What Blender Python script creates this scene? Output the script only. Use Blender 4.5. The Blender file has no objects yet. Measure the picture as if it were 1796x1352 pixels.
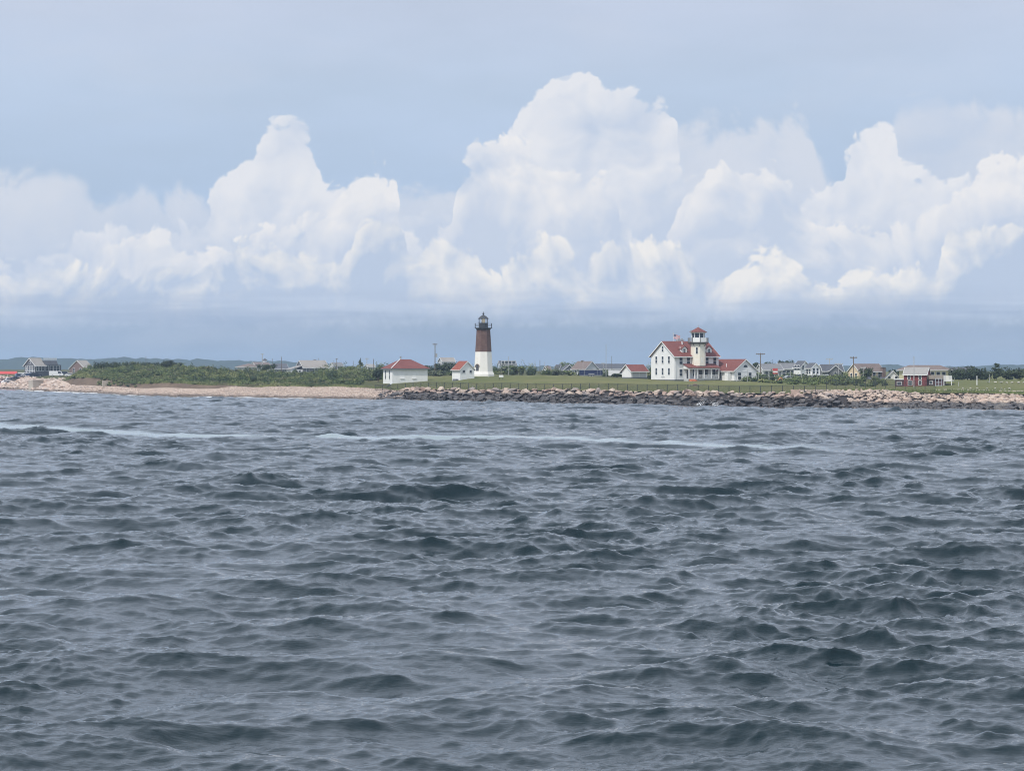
import bpy, bmesh, math, random
import numpy as np
from mathutils import Vector, Matrix, noise as mnoise

random.seed(7)
SC = bpy.context.scene
COL = SC.collection

# ------------------------------------------------------------------ camera
CAM_H = 9.1           # upper deck of a ferry
FPX = 2494.0          # bearings below are in photo pixels at this focal length ...
K = 1.8               # ... and the lens is 1.8 times longer (about 90 mm equivalent), so all distances are 1.8 times as far
FCAM = FPX * K
cam_d = bpy.data.cameras.new('camera')
cam_d.sensor_width = 36.0
cam_d.lens = 36.0 * FCAM / 1796.0
cam_d.shift_y = -36.0 / 1796.0
cam_d.clip_start = 0.5
cam_d.clip_end = 60000.0
cam = bpy.data.objects.new('camera', cam_d)
cam.location = (0, 0, CAM_H)
cam.rotation_euler = (math.radians(90), 0, 0)
COL.objects.link(cam)
SC.camera = cam

# ------------------------------------------------------------------ render / exposure
SC.render.engine = 'CYCLES'
SC.view_settings.view_transform = 'Standard'
SC.view_settings.look = 'None'
SC.view_settings.gamma = 1.0
SC.view_settings.exposure = 0.0
SC.view_settings.use_curve_mapping = False
SC.cycles.use_denoising = True
SC.cycles.use_adaptive_sampling = True
SC.cycles.adaptive_threshold = 0.012
SC.cycles.adaptive_min_samples = 16
SC.cycles.max_bounces = 6
SC.cycles.diffuse_bounces = 3
SC.cycles.glossy_bounces = 3
SC.cycles.transmission_bounces = 3
SC.cycles.volume_bounces = 1
SC.cycles.filter_width = 1.05
SC.cycles.transparent_max_bounces = 8
SC.cycles.sample_clamp_indirect = 4.0
SC.cycles.caustics_reflective = False
SC.cycles.caustics_refractive = False

# ------------------------------------------------------------------ node helper
class NT:
    def __init__(self, tree): self.t = tree; self.n = tree.nodes; self.l = tree.links
    def new(self, typ, **kw):
        nd = self.n.new(typ)
        for k, v in kw.items(): setattr(nd, k, v)
        return nd
    def put(self, sock, v):
        if v is None: return
        if isinstance(v, bpy.types.NodeSocket): self.l.new(v, sock)
        else: sock.default_value = v
    def m(self, op, a, b=None, c=None, clamp=False):
        nd = self.n.new('ShaderNodeMath'); nd.operation = op; nd.use_clamp = clamp
        self.put(nd.inputs[0], a); self.put(nd.inputs[1], b); self.put(nd.inputs[2], c)
        return nd.outputs[0]
    def vm(self, op, a, b=None, s=None):
        nd = self.n.new('ShaderNodeVectorMath'); nd.operation = op
        self.put(nd.inputs[0], a); self.put(nd.inputs[1], b)
        if s is not None: self.put(nd.inputs['Scale'], s)
        return nd.outputs['Value'] if op in ('LENGTH', 'DOT_PRODUCT', 'DISTANCE') else nd.outputs[0]
    def xyz(self, x=0.0, y=0.0, z=0.0):
        nd = self.n.new('ShaderNodeCombineXYZ')
        self.put(nd.inputs[0], x); self.put(nd.inputs[1], y); self.put(nd.inputs[2], z)
        return nd.outputs[0]
    def sep(self, v):
        nd = self.n.new('ShaderNodeSeparateXYZ'); self.put(nd.inputs[0], v); return nd.outputs
    def mix(self, f, a, b, blend='MIX'):
        nd = self.n.new('ShaderNodeMix'); nd.data_type = 'RGBA'; nd.blend_type = blend
        self.put(nd.inputs[0], f); self.put(nd.inputs[6], a); self.put(nd.inputs[7], b)
        return nd.outputs[2]
    def sstep(self, x, lo, hi, a=0.0, b=1.0):
        nd = self.n.new('ShaderNodeMapRange'); nd.interpolation_type = 'SMOOTHSTEP'
        self.put(nd.inputs[0], x); self.put(nd.inputs[1], lo); self.put(nd.inputs[2], hi)
        self.put(nd.inputs[3], a); self.put(nd.inputs[4], b)
        return nd.outputs[0]
    def lin(self, x, lo, hi, a=0.0, b=1.0):
        nd = self.n.new('ShaderNodeMapRange')
        self.put(nd.inputs[0], x); self.put(nd.inputs[1], lo); self.put(nd.inputs[2], hi)
        self.put(nd.inputs[3], a); self.put(nd.inputs[4], b)
        return nd.outputs[0]
    def noise(self, vec, scale, detail=3.0, rough=0.5, dim='3D', col=False, dist=0.0):
        nd = self.n.new('ShaderNodeTexNoise'); nd.noise_dimensions = dim
        self.put(nd.inputs['Vector'], vec); self.put(nd.inputs['Scale'], scale)
        nd.inputs['Detail'].default_value = detail; nd.inputs['Roughness'].default_value = rough
        nd.inputs['Distortion'].default_value = dist
        return nd.outputs['Color'] if col else nd.outputs[0]
    def voro(self, vec, scale, detail=0.0, rough=0.5, lac=2.0, dim='2D', feature='F1', out='Distance'):
        nd = self.n.new('ShaderNodeTexVoronoi'); nd.voronoi_dimensions = dim; nd.feature = feature
        nd.normalize = True
        self.put(nd.inputs['Vector'], vec); self.put(nd.inputs['Scale'], scale)
        nd.inputs['Detail'].default_value = detail; nd.inputs['Roughness'].default_value = rough
        nd.inputs['Lacunarity'].default_value = lac
        return nd.outputs[out]
    def curve(self, x, pts):
        nd = self.n.new('ShaderNodeFloatCurve'); self.put(nd.inputs['Value'], x)
        c = nd.mapping.curves[0]
        nd.mapping.use_clip = False
        pts = sorted(pts)
        while len(c.points) < len(pts): c.points.new(0.5, 0.5)
        for p, q in zip(c.points, pts):
            p.location = q; p.handle_type = 'AUTO_CLAMPED'
        nd.mapping.update()
        return nd.outputs[0]
# ------------------------------------------------------------------ world: Nishita sky, thin veil, banks of cumulus
SUN_AZ = math.radians(-140)     # from +Y, negative = to the left; the sun stands left and a little behind the camera
SUN_EL = math.radians(54)
world = bpy.data.worlds.new('World'); SC.world = world; world.use_nodes = True
W = NT(world.node_tree); W.n.clear()
D = W.new('ShaderNodeTexCoord').outputs['Generated']
dx, dy, dz = W.sep(D)
hor = W.m('SQRT', W.m('ADD', W.m('MULTIPLY', dx, dx), W.m('MULTIPLY', dy, dy)))
el = W.m('MULTIPLY', W.m('DIVIDE', dz, W.m('MAXIMUM', hor, 0.001)), K)   # tangent of the elevation, in units of the lens
az = W.m('MULTIPLY', W.m('ARCTAN2', dx, dy), K)               # 0 = straight ahead
AZ0 = math.atan(898 / FPX)
tt = W.m('PINGPONG', W.m('ADD', az, AZ0), 2 * AZ0)            # the banks go on all round the horizon
tt = W.m('DIVIDE', tt, 2 * AZ0)
def sky_pt(u, v):
    a = math.atan((u - 898) / FPX)
    return ((a + AZ0) / (2 * AZ0), (640 - v) / FPX * math.cos(a) * 4.0)   # curve units: elevation tangent x 4

sky = W.new('ShaderNodeTexSky', sky_type='NISHITA')
sky.sun_disc = False
sky.sun_elevation = SUN_EL
sky.sun_rotation = SUN_AZ
sky.air_density = 1.0; sky.dust_density = 2.0; sky.ozone_density = 1.5
bg_sky = W.vm('SCALE', sky.outputs[0], s=0.075)

P2 = W.xyz(az, el, 0.0)
warp = W.noise(P2, 9.0, 3.0, 0.5, col=True)
warp = W.vm('SUBTRACT', warp, (0.5, 0.5, 0.5))
Pw = W.vm('ADD', P2, W.vm('SCALE', warp, s=0.075))

# thin high veil over the blue
pv = W.vm('MULTIPLY', P2, (1.0, 3.5, 1.0))
veil_n = W.noise(pv, 3.2, 4.0, 0.55)
el_c = W.m('MINIMUM', W.m('MAXIMUM', el, 0.0), 1.5)
ramp = W.new('ShaderNodeValToRGB')
W.put(ramp.inputs[0], W.m('DIVIDE', el_c, 1.5))
cr = ramp.color_ramp
cr.elements[0].position = 0.0; cr.elements[0].color = (0.35, 0.455, 0.62, 1)
cr.elements[1].position = 1.0; cr.elements[1].color = (0.86, 0.97, 1.16, 1)
for pos, c in ((0.030, (0.375, 0.485, 0.655)), (0.075, (0.47, 0.60, 0.80)), (0.13, (0.53, 0.64, 0.815)),
               (0.172, (0.57, 0.645, 0.80)), (0.25, (0.66, 0.745, 0.90)), (0.42, (0.78, 0.88, 1.06))):
    e = cr.elements.new(pos); e.color = (*c, 1)
veil_f = W.sstep(veil_n, 0.34, 0.62, 0.86, 0.97)
base = W.mix(veil_f, bg_sky, ramp.outputs[0])
# faint streaks of thin white cloud higher up
st = W.sstep(W.noise(W.vm('MULTIPLY', Pw, (1.0, 2.4, 1.0)), 5.0, 4.0, 0.55), 0.46, 0.72)
base = W.mix(W.m('MULTIPLY', st, 0.22), base, (0.64, 0.68, 0.78, 1))

# banks of cumulus from the far to the near; every bank is a skyline of cloud tops broken up by billows
LDIR = (-0.008, 0.008, 0.0)
def bank(col, pts, seed, white, shade, edge_w, amp, depth, top_op, rel, base_v=545.0, scale=26.0, fade=0.016, low=0.75):
    T = W.m('MULTIPLY', W.curve(tt, [sky_pt(*p) for p in pts]), 0.25)
    off = (seed * 1.37, seed * 0.71, 0.0)
    q = W.vm('ADD', Pw, off)
    b1 = W.voro(q, scale, 2.6, 0.52, 2.15)
    b2 = W.voro(W.vm('ADD', q, LDIR), scale, 2.6, 0.52, 2.15)
    fine = W.noise(q, scale * 3.4, 2.0, 0.62)
    h = W.m('ADD', W.m('SUBTRACT', T, el), W.m('MULTIPLY', W.m('SUBTRACT', 0.36, b1), amp))
    h = W.m('ADD', h, W.m('MULTIPLY', W.m('SUBTRACT', fine, 0.5), amp * 0.36))
    mask = W.sstep(h, -edge_w * 0.35, edge_w)
    be = (640 - base_v) / FPX
    foot = W.sstep(W.m('ADD', el, W.m('MULTIPLY', W.m('SUBTRACT', fine, 0.5), 0.03)), be - fade, be + fade * 1.3)
    mask = W.m('MULTIPLY', W.m('MULTIPLY', mask, foot), top_op)
    # lit crowns, grey-blue bodies: the light falls off with the depth below the crown
    rim = W.sstep(W.noise(q, 6.5, 2.0, 0.5), 0.34, 0.66, 0.45, 1.12)
    lit = W.m('MULTIPLY', W.sstep(h, -0.004, depth, 1.0, 0.0), rim)
    relief = W.m('MULTIPLY', W.m('SUBTRACT', b2, b1), rel)
    d1 = W.voro(q, scale * 0.42, 1.0, 0.4, 2.3)
    d2 = W.voro(W.vm('ADD', q, (-0.020, 0.026, 0.0)), scale * 0.42, 1.0, 0.4, 2.3)
    big = W.m('ADD', W.m('MULTIPLY', W.m('SUBTRACT', d2, d1), 0.85), W.m('MULTIPLY', W.m('SUBTRACT', 0.34, d1), 0.7))
    height = W.sstep(el, be, be + 0.10, -low, 0.05)
    lit = W.m('ADD', W.m('ADD', W.m('ADD', lit, relief), big), height, clamp=True)
    return W.mix(mask, col, W.mix(lit, shade, white))

WH = (0.80, 0.815, 0.86, 1)
sky_c = base
sky_c = bank(sky_c, [(0, 310), (60, 290), (130, 300), (170, 345), (260, 335), (330, 350), (420, 380), (560, 420), (700, 330), (790, 345), (900, 330),
                     (1090, 300), (1160, 225), (1230, 215), (1330, 225), (1400, 195), (1440, 280), (1500, 330), (1590, 190), (1620, 172), (1690, 168), (1750, 185), (1796, 178)],
             1.0, (0.70, 0.735, 0.815, 1), (0.565, 0.645, 0.785, 1), 0.012, 0.050, 0.18, 0.80, 1.1)
sky_c = bank(sky_c, [(0, 460), (90, 450), (140, 400), (230, 400), (340, 370), (390, 305), (430, 300), (455, 250), (480, 230), (525, 232), (552, 278), (580, 340),
                     (640, 380), (780, 360), (880, 280), (920, 185), (985, 140), (1020, 124), (1060, 160), (1150, 178), (1180, 230), (1230, 380), (1300, 420), (1440, 350),
                     (1490, 290), (1525, 230), (1570, 235), (1600, 300), (1650, 310), (1700, 330), (1796, 290)],
             2.3, WH, (0.565, 0.645, 0.785, 1), 0.0045, 0.062, 0.16, 0.94, 1.5)
sky_c = bank(sky_c, [(0, 480), (100, 455), (170, 420), (260, 415), (330, 440), (420, 430), (520, 390), (590, 345), (650, 308), (690, 320), (706, 400), (780, 430), (800, 330),
                     (830, 270), (890, 250), (960, 300), (1060, 330), (1100, 400), (1140, 430), (1210, 330), (1290, 300), (1390, 330), (1440, 400), (1560, 410), (1640, 370),
                     (1690, 330), (1740, 285), (1796, 268)],
             4.1, (0.855, 0.85, 0.865, 1), (0.565, 0.645, 0.785, 1), 0.0045, 0.058, 0.12, 0.90, 1.5, scale=30.0)
sky_c = bank(sky_c, [(0, 490), (60, 470), (200, 480), (330, 470), (420, 440), (520, 450), (600, 460), (632, 402), (690, 392), (712, 420), (725, 455), (760, 432), (830, 440), (860, 475), (905, 450),
                     (960, 425), (1005, 455), (1020, 475), (1060, 440), (1110, 425), (1170, 432), (1205, 462), (1250, 485), (1300, 468), (1350, 448), (1395, 458), (1440, 500), (1560, 470), (1650, 480), (1672, 420),
                     (1710, 385), (1760, 388), (1796, 400)],
             6.7, (0.88, 0.865, 0.85, 1), (0.50, 0.595, 0.755, 1), 0.0045, 0.040, 0.075, 0.93, 1.9, base_v=544.0, scale=34.0, low=0.40)
# long flat grey-blue layers under the bank
lay = W.noise(W.vm('MULTIPLY', P2, (1.0, 14.0, 1.0)), 5.5, 3.0, 0.5)
lay_m = W.m('MULTIPLY', W.sstep(el, 0.004, 0.03), W.sstep(el, 0.034, 0.060, 1.0, 0.0))
lay_f = W.m('MULTIPLY', W.sstep(lay, 0.40, 0.62), lay_m)
sky_c = W.mix(W.m('MULTIPLY', lay_f, 0.6), sky_c, (0.345, 0.445, 0.62, 1))
world.cycles.sampling_method = 'NONE'        # an even, bright sky: hitting it by chance is enough and much faster
bgn = W.new('ShaderNodeBackground')
W.put(bgn.inputs[0], sky_c); bgn.inputs[1].default_value = 1.0
W.l.new(bgn.outputs[0], W.new('ShaderNodeOutputWorld').inputs[0])

# ------------------------------------------------------------------ sun
sun_d = bpy.data.lights.new('sun', 'SUN')
sun_d.energy = 3.3
sun_d.angle = math.radians(0.6)
sun_d.color = (1.0, 0.95, 0.87)
sun = bpy.data.objects.new('sun', sun_d)
sdir = Vector((math.sin(SUN_AZ) * math.cos(SUN_EL), math.cos(SUN_AZ) * math.cos(SUN_EL), math.sin(SUN_EL)))
sun.rotation_euler = sdir.to_track_quat('Z', 'Y').to_euler()
sun.location = (-200, 200, 300)
COL.objects.link(sun)
# ------------------------------------------------------------------ general helpers
def tag(o, label=None, cat=None, group=None, kind=None):
    if label: o['label'] = label
    if cat: o['category'] = cat
    if group: o['group'] = group
    if kind: o['kind'] = kind
    return o
def material(name, build):
    m = bpy.data.materials.new(name); m.use_nodes = True
    N = NT(m.node_tree); N.n.clear()
    bs = N.new('ShaderNodeBsdfPrincipled')
    N.l.new(bs.outputs[0], N.new('ShaderNodeOutputMaterial').inputs[0])
    build(N, bs)
    return m
def mesh_np(name, co, faces, mat=None, smooth=False, kind=None):
    """big mesh from numpy arrays: co (n,3), faces (m,k)"""
    me = bpy.data.meshes.new(name)
    n, (m, k) = len(co), faces.shape
    me.vertices.add(n); me.vertices.foreach_set('co', np.ascontiguousarray(co, dtype=np.float32).ravel())
    me.loops.add(m * k); me.loops.foreach_set('vertex_index', np.ascontiguousarray(faces, dtype=np.int32).ravel())
    me.polygons.add(m)
    me.polygons.foreach_set('loop_start', np.arange(0, m * k, k, dtype=np.int32))
    me.polygons.foreach_set('loop_total', np.full(m, k, dtype=np.int32))
    if smooth: me.polygons.foreach_set('use_smooth', np.ones(m, dtype=bool))
    me.update(calc_edges=True)
    o = bpy.data.objects.new(name, me); COL.objects.link(o)
    if mat: me.materials.append(mat)
    if kind: o['kind'] = kind
    return o
def grid_faces(r, c):
    i = np.arange(r * c).reshape(r, c)
    return np.stack([i[:-1, :-1], i[:-1, 1:], i[1:, 1:], i[1:, :-1]], -1).reshape(-1, 4)
def smooth01(x, a, b):
    t = np.clip((x - a) / (b - a), 0, 1); return t * t * (3 - 2 * t)

# ------------------------------------------------------------------ shoreline: measured where the photograph shows the waterline
SHORE = [(-420, 690), (-300, 625), (-194, 540), (-178, 516), (-162, 493), (-146, 473), (-134, 458), (-117, 429), (-99, 413), (-90, 408), (-71.5, 398), (-62, 391.5), (-52, 385), (-34, 375.5),
         (-24, 369), (-14, 361), (-4, 354), (14, 343.5), (26, 333), (41.6, 318.5), (55, 310.5), (66, 303), (79, 298.5), (105, 291), (150, 282), (260, 270)]
SX = np.array([p[0] for p in SHORE], float); SY = K * np.array([p[1] for p in SHORE], float)
def shore_y(x): return np.interp(x, SX, SY)

# ------------------------------------------------------------------ water: wind sea built from a directional wave spectrum
def ocean_tile(L, N, lam_min, lam_max, hs, lam_p, wind, spread, seed):
    rng = np.random.default_rng(seed)
    k1 = 2 * np.pi * np.fft.fftfreq(N, L / N)
    kx, ky = np.meshgrid(k1, k1, indexing='ij')
    k = np.hypot(kx, ky); k[0, 0] = 1
    kp = 2 * np.pi / lam_p
    S = k ** -3.95 * np.exp(-1.25 * (kp / k) ** 2) * 2.0 ** np.exp(-((np.sqrt(k / kp) - 1) ** 2) / 0.05)
    th = np.arctan2(ky, kx) - wind
    d = np.abs(np.cos(th / 2)) ** (2 * spread * np.clip((kp / k) ** 0.30, 0.42, 1)) + 0.05
    band = (k >= 2 * np.pi / lam_max) & (k < 2 * np.pi / lam_min)
    A = np.sqrt(S * d) * band
    ph = (rng.normal(size=(N, N)) + 1j * rng.normal(size=(N, N))) * A
    ph[0, 0] = 0
    return ph, kx / k, ky / k, S * d, k
def spectrum_tiles(hs, lam_p, wind, spread):
    out = []
    for (L, N, lo, hi, seed) in ((240.0, 512, 5.0, 60.0, 3), (71.0, 1024, 0.9, 5.0, 5), (23.0, 512, 0.14, 0.9, 8)):
        ph, ux, uy, Sd, k = ocean_tile(L, N, lo, hi, hs, lam_p, wind, spread, seed)
        ph = ph * (2 * np.pi / L)
        z = np.fft.ifft2(ph).real * N * N
        x = np.fft.ifft2(1j * ux * ph).real * N * N
        y = np.fft.ifft2(1j * uy * ph).real * N * N
        out.append((L, N, z, x, y))
    tot = math.sqrt(sum(t[2].var() for t in out))
    g = hs / 4.0 / tot
    return [(L, N, z * g, x * g, y * g) for (L, N, z, x, y) in out]
def sample(tile, X, Y, rot):
    L, N, *f = tile
    c, s = math.cos(rot), math.sin(rot)
    U = (X * c - Y * s) / L * N; V = (X * s + Y * c) / L * N
    i0 = np.floor(U).astype(np.int64); j0 = np.floor(V).astype(np.int64)
    a = (U - i0).astype(np.float32); b = (V - j0).astype(np.float32)
    i1 = (i0 + 1) % N; j1 = (j0 + 1) % N; i0 %= N; j0 %= N
    r = []
    for F in f:
        F = F.astype(np.float32)
        r.append((F[i0, j0] * (1 - a) + F[i1, j0] * a) * (1 - b) + (F[i0, j1] * (1 - a) + F[i1, j1] * a) * b)
    z, x, y = r
    return z, x * c + y * s, -x * s + y * c

WAKE = [(-95, 232), (-74, 209), (-66, 203), (-57, 192), (-45, 183), (-22, 177), (4, 178), (12, 170), (19, 164), (30, 157), (44, 150)]
def build_water():
    R, C = 1500, 720
    yy = np.geomspace(42.0, 1160.0, R); t = np.linspace(-0.255, 0.255, C)
    Y = np.repeat(yy[:, None], C, 1); X = t[None, :] * Y
    tiles = spectrum_tiles(0.86, 12.0, math.radians(-80), 9.0)
    Z = np.zeros_like(X); DX = np.zeros_like(X); DY = np.zeros_like(X)
    parts = []
    gust = 1.0 + 0.22 * np.sin(X * 0.061 + 1.3 + 0.6 * np.sin(Y * 0.021)) * np.cos(Y * 0.030 + 0.6 + 0.8 * np.sin(X * 0.05)) + 0.18 * np.sin(X * 0.13 + Y * 0.043 + 2.0) + 0.16 * np.sin(X * 0.29 - Y * 0.09)
    gust = np.clip(gust, 0.55, 1.6)
    wx = np.array([p[0] for p in WAKE], float); wy = K * np.array([p[1] for p in WAKE], float)
    mid = np.interp(X, wx, wy); ragged = 2.2 * np.sin(X * 0.31) + 1.4 * np.sin(X * 0.83 + 2) + 0.8 * np.sin(X * 1.9 + Y * 0.4)
    wid = 2.3 * np.interp(X, [-95, -60, -30, 0, 20, 44], [5.5, 4.2, 2.6, 3.4, 3.2, 1.8])
    dist = (Y - mid + ragged * 0.25) / wid
    ends = smooth01(X, -200, -95) * (1 - smooth01(X, 20, 46))
    wake = np.exp(-dist ** 2) * ends
    calm = 1 - 0.55 * wake
    near_shore = smooth01(shore_y(X) - Y, 0.0, 36.0) * 0.75 + 0.25
    for tl, rot, ch, gu in zip(tiles, (0.0, 0.35, -0.6), (1.1, 1.05, 0.85), (0.5, 0.8, 1.0)):
        z, x, y = sample(tl, X, Y, rot)
        amp = (1 - gu + gu * gust) * (calm if tl[0] < 200 else 1.0) * near_shore
        Z += z * amp; DX += x * ch * amp; DY += y * ch * amp
        parts.append(z)
    co = np.stack([X + DX, Y + DY, Z], -1).reshape(-1, 3)
    f = grid_faces(R, C)
    # nothing lies under the land: drop what is far inside the shoreline
    keep = (Y - shore_y(X) < 14.0)[:-1, :-1].reshape(-1)
    f = f[keep]
    # foam: sharp crests, the old wake, surf along the shore
    jx = np.gradient(DX, axis=1) / np.gradient(X, axis=1); jy = np.gradient(DY, axis=0) / np.gradient(Y, axis=0)
    jac = (1 + jx) * (1 + jy)
    crest = smooth01(-jac, -0.30, 0.35) * smooth01(Z, 0.40, 0.62)
    ds = shore_y(X) - Y
    n1 = np.sin(X * 0.21) + np.sin(X * 0.083 + 1.1) + 0.6 * np.sin(X * 0.57 + 2.0)
    surf_w = np.interp(X, [-190, -110, -60, -40, -20, 110], [5.0, 5.0, 3.2, 1.4, 0.6, 0.6])
    surf = np.exp(-((ds - 2.0 - 1.5 * n1) / (1.5 + surf_w * 0.8)) ** 2) * smooth01(n1, -1.6, 0.6) * np.clip(surf_w / 4, 0.1, 1)
    o = mesh_np('water', co, f, None, smooth=True, kind='structure')
    me = o.data
    for nm, arr in (('foam', np.clip(crest + surf, 0, 1)), ('wake', wake)):
        a = me.attributes.new(nm, 'FLOAT', 'POINT'); a.data.foreach_set('value', arr.astype(np.float32).ravel())
    return o

def water_mat(N, bs):
    pos = N.new('ShaderNodeNewGeometry').outputs['Position']
    foam = N.new('ShaderNodeAttribute', attribute_name='foam').outputs['Fac']
    wake = N.new('ShaderNodeAttribute', attribute_name='wake').outputs['Fac']
    nz = N.noise(N.vm('MULTIPLY', pos, (0.55, 1.5, 0.8)), 7.0, 3.0, 0.6)
    nz2 = N.noise(N.vm('MULTIPLY', pos, (0.5, 1.4, 0.8)), 2.0, 3.0, 0.55)
    hgt = N.m('ADD', N.m('MULTIPLY', nz, 0.011), N.m('MULTIPLY', nz2, 0.022))
    bp = N.new('ShaderNodeBump'); bp.inputs['Strength'].default_value = 0.85; bp.inputs['Distance'].default_value = 1.0
    N.put(bp.inputs['Height'], hgt)
    fn = N.noise(N.vm('MULTIPLY', pos, (1.0, 0.55, 1.0)), 2.3, 5.0, 0.7)
    fm = N.sstep(N.m('MULTIPLY', foam, N.m('ADD', fn, 0.45)), 0.28, 0.62)
    wn = N.noise(N.vm('MULTIPLY', pos, (0.16, 0.30, 0.3)), 1.0, 5.0, 0.70)
    wm = N.sstep(N.m('MULTIPLY', wake, N.m('ADD', N.m('MULTIPLY', wn, 1.7), -0.05)), 0.12, 0.66)
    deep = N.mix(N.m('MULTIPLY', wm, 0.8), (0.002, 0.012, 0.016, 1), (0.29, 0.35, 0.37, 1))
    N.put(bs.inputs['Base Color'], N.mix(fm, deep, (0.82, 0.85, 0.86, 1)))
    N.put(bs.inputs['Roughness'], N.m('ADD', N.m("MULTIPLY", fm, 0.6), 0.018))
    bs.inputs['IOR'].default_value = 1.333
    N.put(bs.inputs['Normal'], bp.outputs[0])
water = build_water()
water.data.materials.append(material('sea_water', water_mat))
# ------------------------------------------------------------------ terrain: height by distance inland (t) at stations along the shore
STN = {   # x: [(t, z), ...]
    -420: [(-12, -2.5), (0, 0), (22, 4.6), (60, 5.2), (200, 5.2), (900, 6)],
    -194: [(-12, -2.5), (0, 0), (6, 1.0), (20, 4.4), (60, 5.2), (200, 5.2), (900, 6)],
    -166: [(-12, -2.5), (0, 0), (8, 1.3), (20, 4.0), (45, 5.0), (200, 5.2), (900, 6)],
    -158: [(-12, -2.5), (0, 0), (9, 1.7), (16, 3.6), (30, 5.1), (200, 5.2), (900, 6)],
    -151: [(-12, -2.5), (0, 0), (10, 2.1), (15, 4.6), (28, 6.8), (50, 7.5), (85, 7.4), (140, 5.2), (900, 6)],
    -134: [(-12, -2.5), (0, 0), (10, 2.1), (15, 5.0), (28, 6.8), (50, 7.5), (85, 7.4), (140, 5.2), (900, 6)],
    -117: [(-12, -2.5), (0, 0), (10, 1.9), (13, 3.3), (28, 5.8), (50, 7.1), (90, 7.0), (140, 5.2), (900, 6)],
    -99:  [(-12, -2.5), (0, 0), (10, 2.2), (13, 3.7), (28, 4.8), (50, 5.8), (90, 6.2), (140, 5.2), (900, 6)],
    -85:  [(-12, -2.5), (0, 0), (10, 2.1), (13, 3.2), (30, 4.3), (60, 5.3), (100, 5.3), (900, 6)],
    -71:  [(-12, -2.5), (0, 0), (8, 1.6), (16, 2.8), (20, 3.1), (60, 4.8), (100, 5.2), (900, 6)],
    -50:  [(-12, -2.5), (0, 0), (8, 1.4), (20, 2.9), (24, 3.2), (60, 4.8), (100, 5.4), (900, 6)],
    -34:  [(-12, -2.5), (0, 0), (6, 1.6), (12, 2.7), (20, 3.1), (30, 3.7), (45, 4.7), (70, 5.5), (900, 6)],
    -24:  [(-12, -2.5), (0, 0), (7, 2.7), (11, 2.9), (20, 3.4), (36, 4.5), (50, 5.5), (80, 5.9), (900, 6)],
    -12:  [(-12, -2.5), (0, 0), (7, 2.85), (11, 3.0), (30, 4.6), (42, 6.0), (60, 6.15), (100, 5.8), (900, 6)],
    14:   [(-12, -2.5), (0, 0), (7, 2.85), (11, 3.0), (30, 5.0), (42, 5.8), (54, 6.0), (64, 6.0), (100, 5.6), (900, 6)],
    40:   [(-12, -2.5), (0, 0), (7, 2.85), (11, 3.0), (36, 4.6), (55, 5.1), (100, 5.3), (900, 6)],
    58:   [(-12, -2.5), (0, 0), (7, 2.85), (11, 3.0), (30, 4.3), (55, 4.9), (100, 5.2), (900, 6)],
    68:   [(-12, -2.5), (0, 0), (7, 2.5), (13, 3.5), (18, 3.8), (40, 4.2), (60, 4.8), (100, 5.1), (900, 6)],
    84:   [(-12, -2.5), (0, 0), (6, 1.9), (10, 2.95), (14, 3.4), (20, 3.65), (45, 3.85), (70, 4.8), (100, 5.0), (900, 6)],
    95:   [(-12, -2.5), (0, 0), (6, 1.9), (10, 2.95), (14, 3.4), (20, 3.75), (27, 3.95), (42, 4.7), (60, 5.0), (100, 5.0), (900, 6)],
    106:  [(-12, -2.5), (0, 0), (6, 1.7), (10, 2.8), (14, 3.35), (20, 3.9), (27, 4.2), (42, 5.05), (60, 5.0), (100, 5.0), (900, 6)],
    260:  [(-12, -2.5), (0, 0), (6, 1.7), (10, 2.8), (14, 3.35), (20, 3.9), (27, 4.2), (42, 5.05), (60, 5.0), (100, 5.0), (900, 6)],
}
STX = np.array(sorted(STN), float)
TS = np.concatenate([np.arange(-12, 64, 0.5), np.arange(64, 200, 4), np.arange(200, 901, 50)])
STZ = np.array([np.interp(TS, *zip(*STN[int(x)])) for x in STX])
def hxt(x, t):
    x = np.asarray(x, float); t = np.asarray(t, float)
    x, t = np.broadcast_arrays(x, t)
    i = np.clip(np.searchsorted(STX, x) - 1, 0, len(STX) - 2)
    f = np.clip((x - STX[i]) / (STX[i + 1] - STX[i]), 0, 1); f = f * f * (3 - 2 * f)
    tj = np.interp(t, TS, np.arange(len(TS))); j = np.clip(np.floor(tj).astype(int), 0, len(TS) - 2); g = tj - j
    a = STZ[i, j] * (1 - g) + STZ[i, j + 1] * g
    b = STZ[i + 1, j] * (1 - g) + STZ[i + 1, j + 1] * g
    z = a * (1 - f) + b * f
    return z + smooth01(t, 2, 12) * 0.10 * (np.sin(x * 0.31 + t * 0.17) + np.sin(x * 0.13 - t * 0.29 + 1.0))
# station distances are short near the waterline and stretch inland with the lens
_ta = np.concatenate([np.arange(-40, 60, 0.5), np.arange(60, 2400, 10.0)])
_tb = np.where(_ta < 0, _ta, _ta / K + (1 - 1 / K) * 7.0 * (1 - np.exp(-np.maximum(_ta, 0) / 7.0)))
def off(T): return np.interp(T, _tb, _ta)              # station distance -> metres inland
def ground_z(x, y): return float(hxt(x, float(np.interp(y - float(shore_y(x)), _ta, _tb))))
def gz(x, y): return ground_z(x, K * y)
def shore(x, T): return float(shore_y(x)) + float(off(T))
def ux(u, Y): return (u - 898.0) / FPX * Y
def vz(v, Y): return CAM_H - (v - 640.0) / FPX * Y

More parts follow.
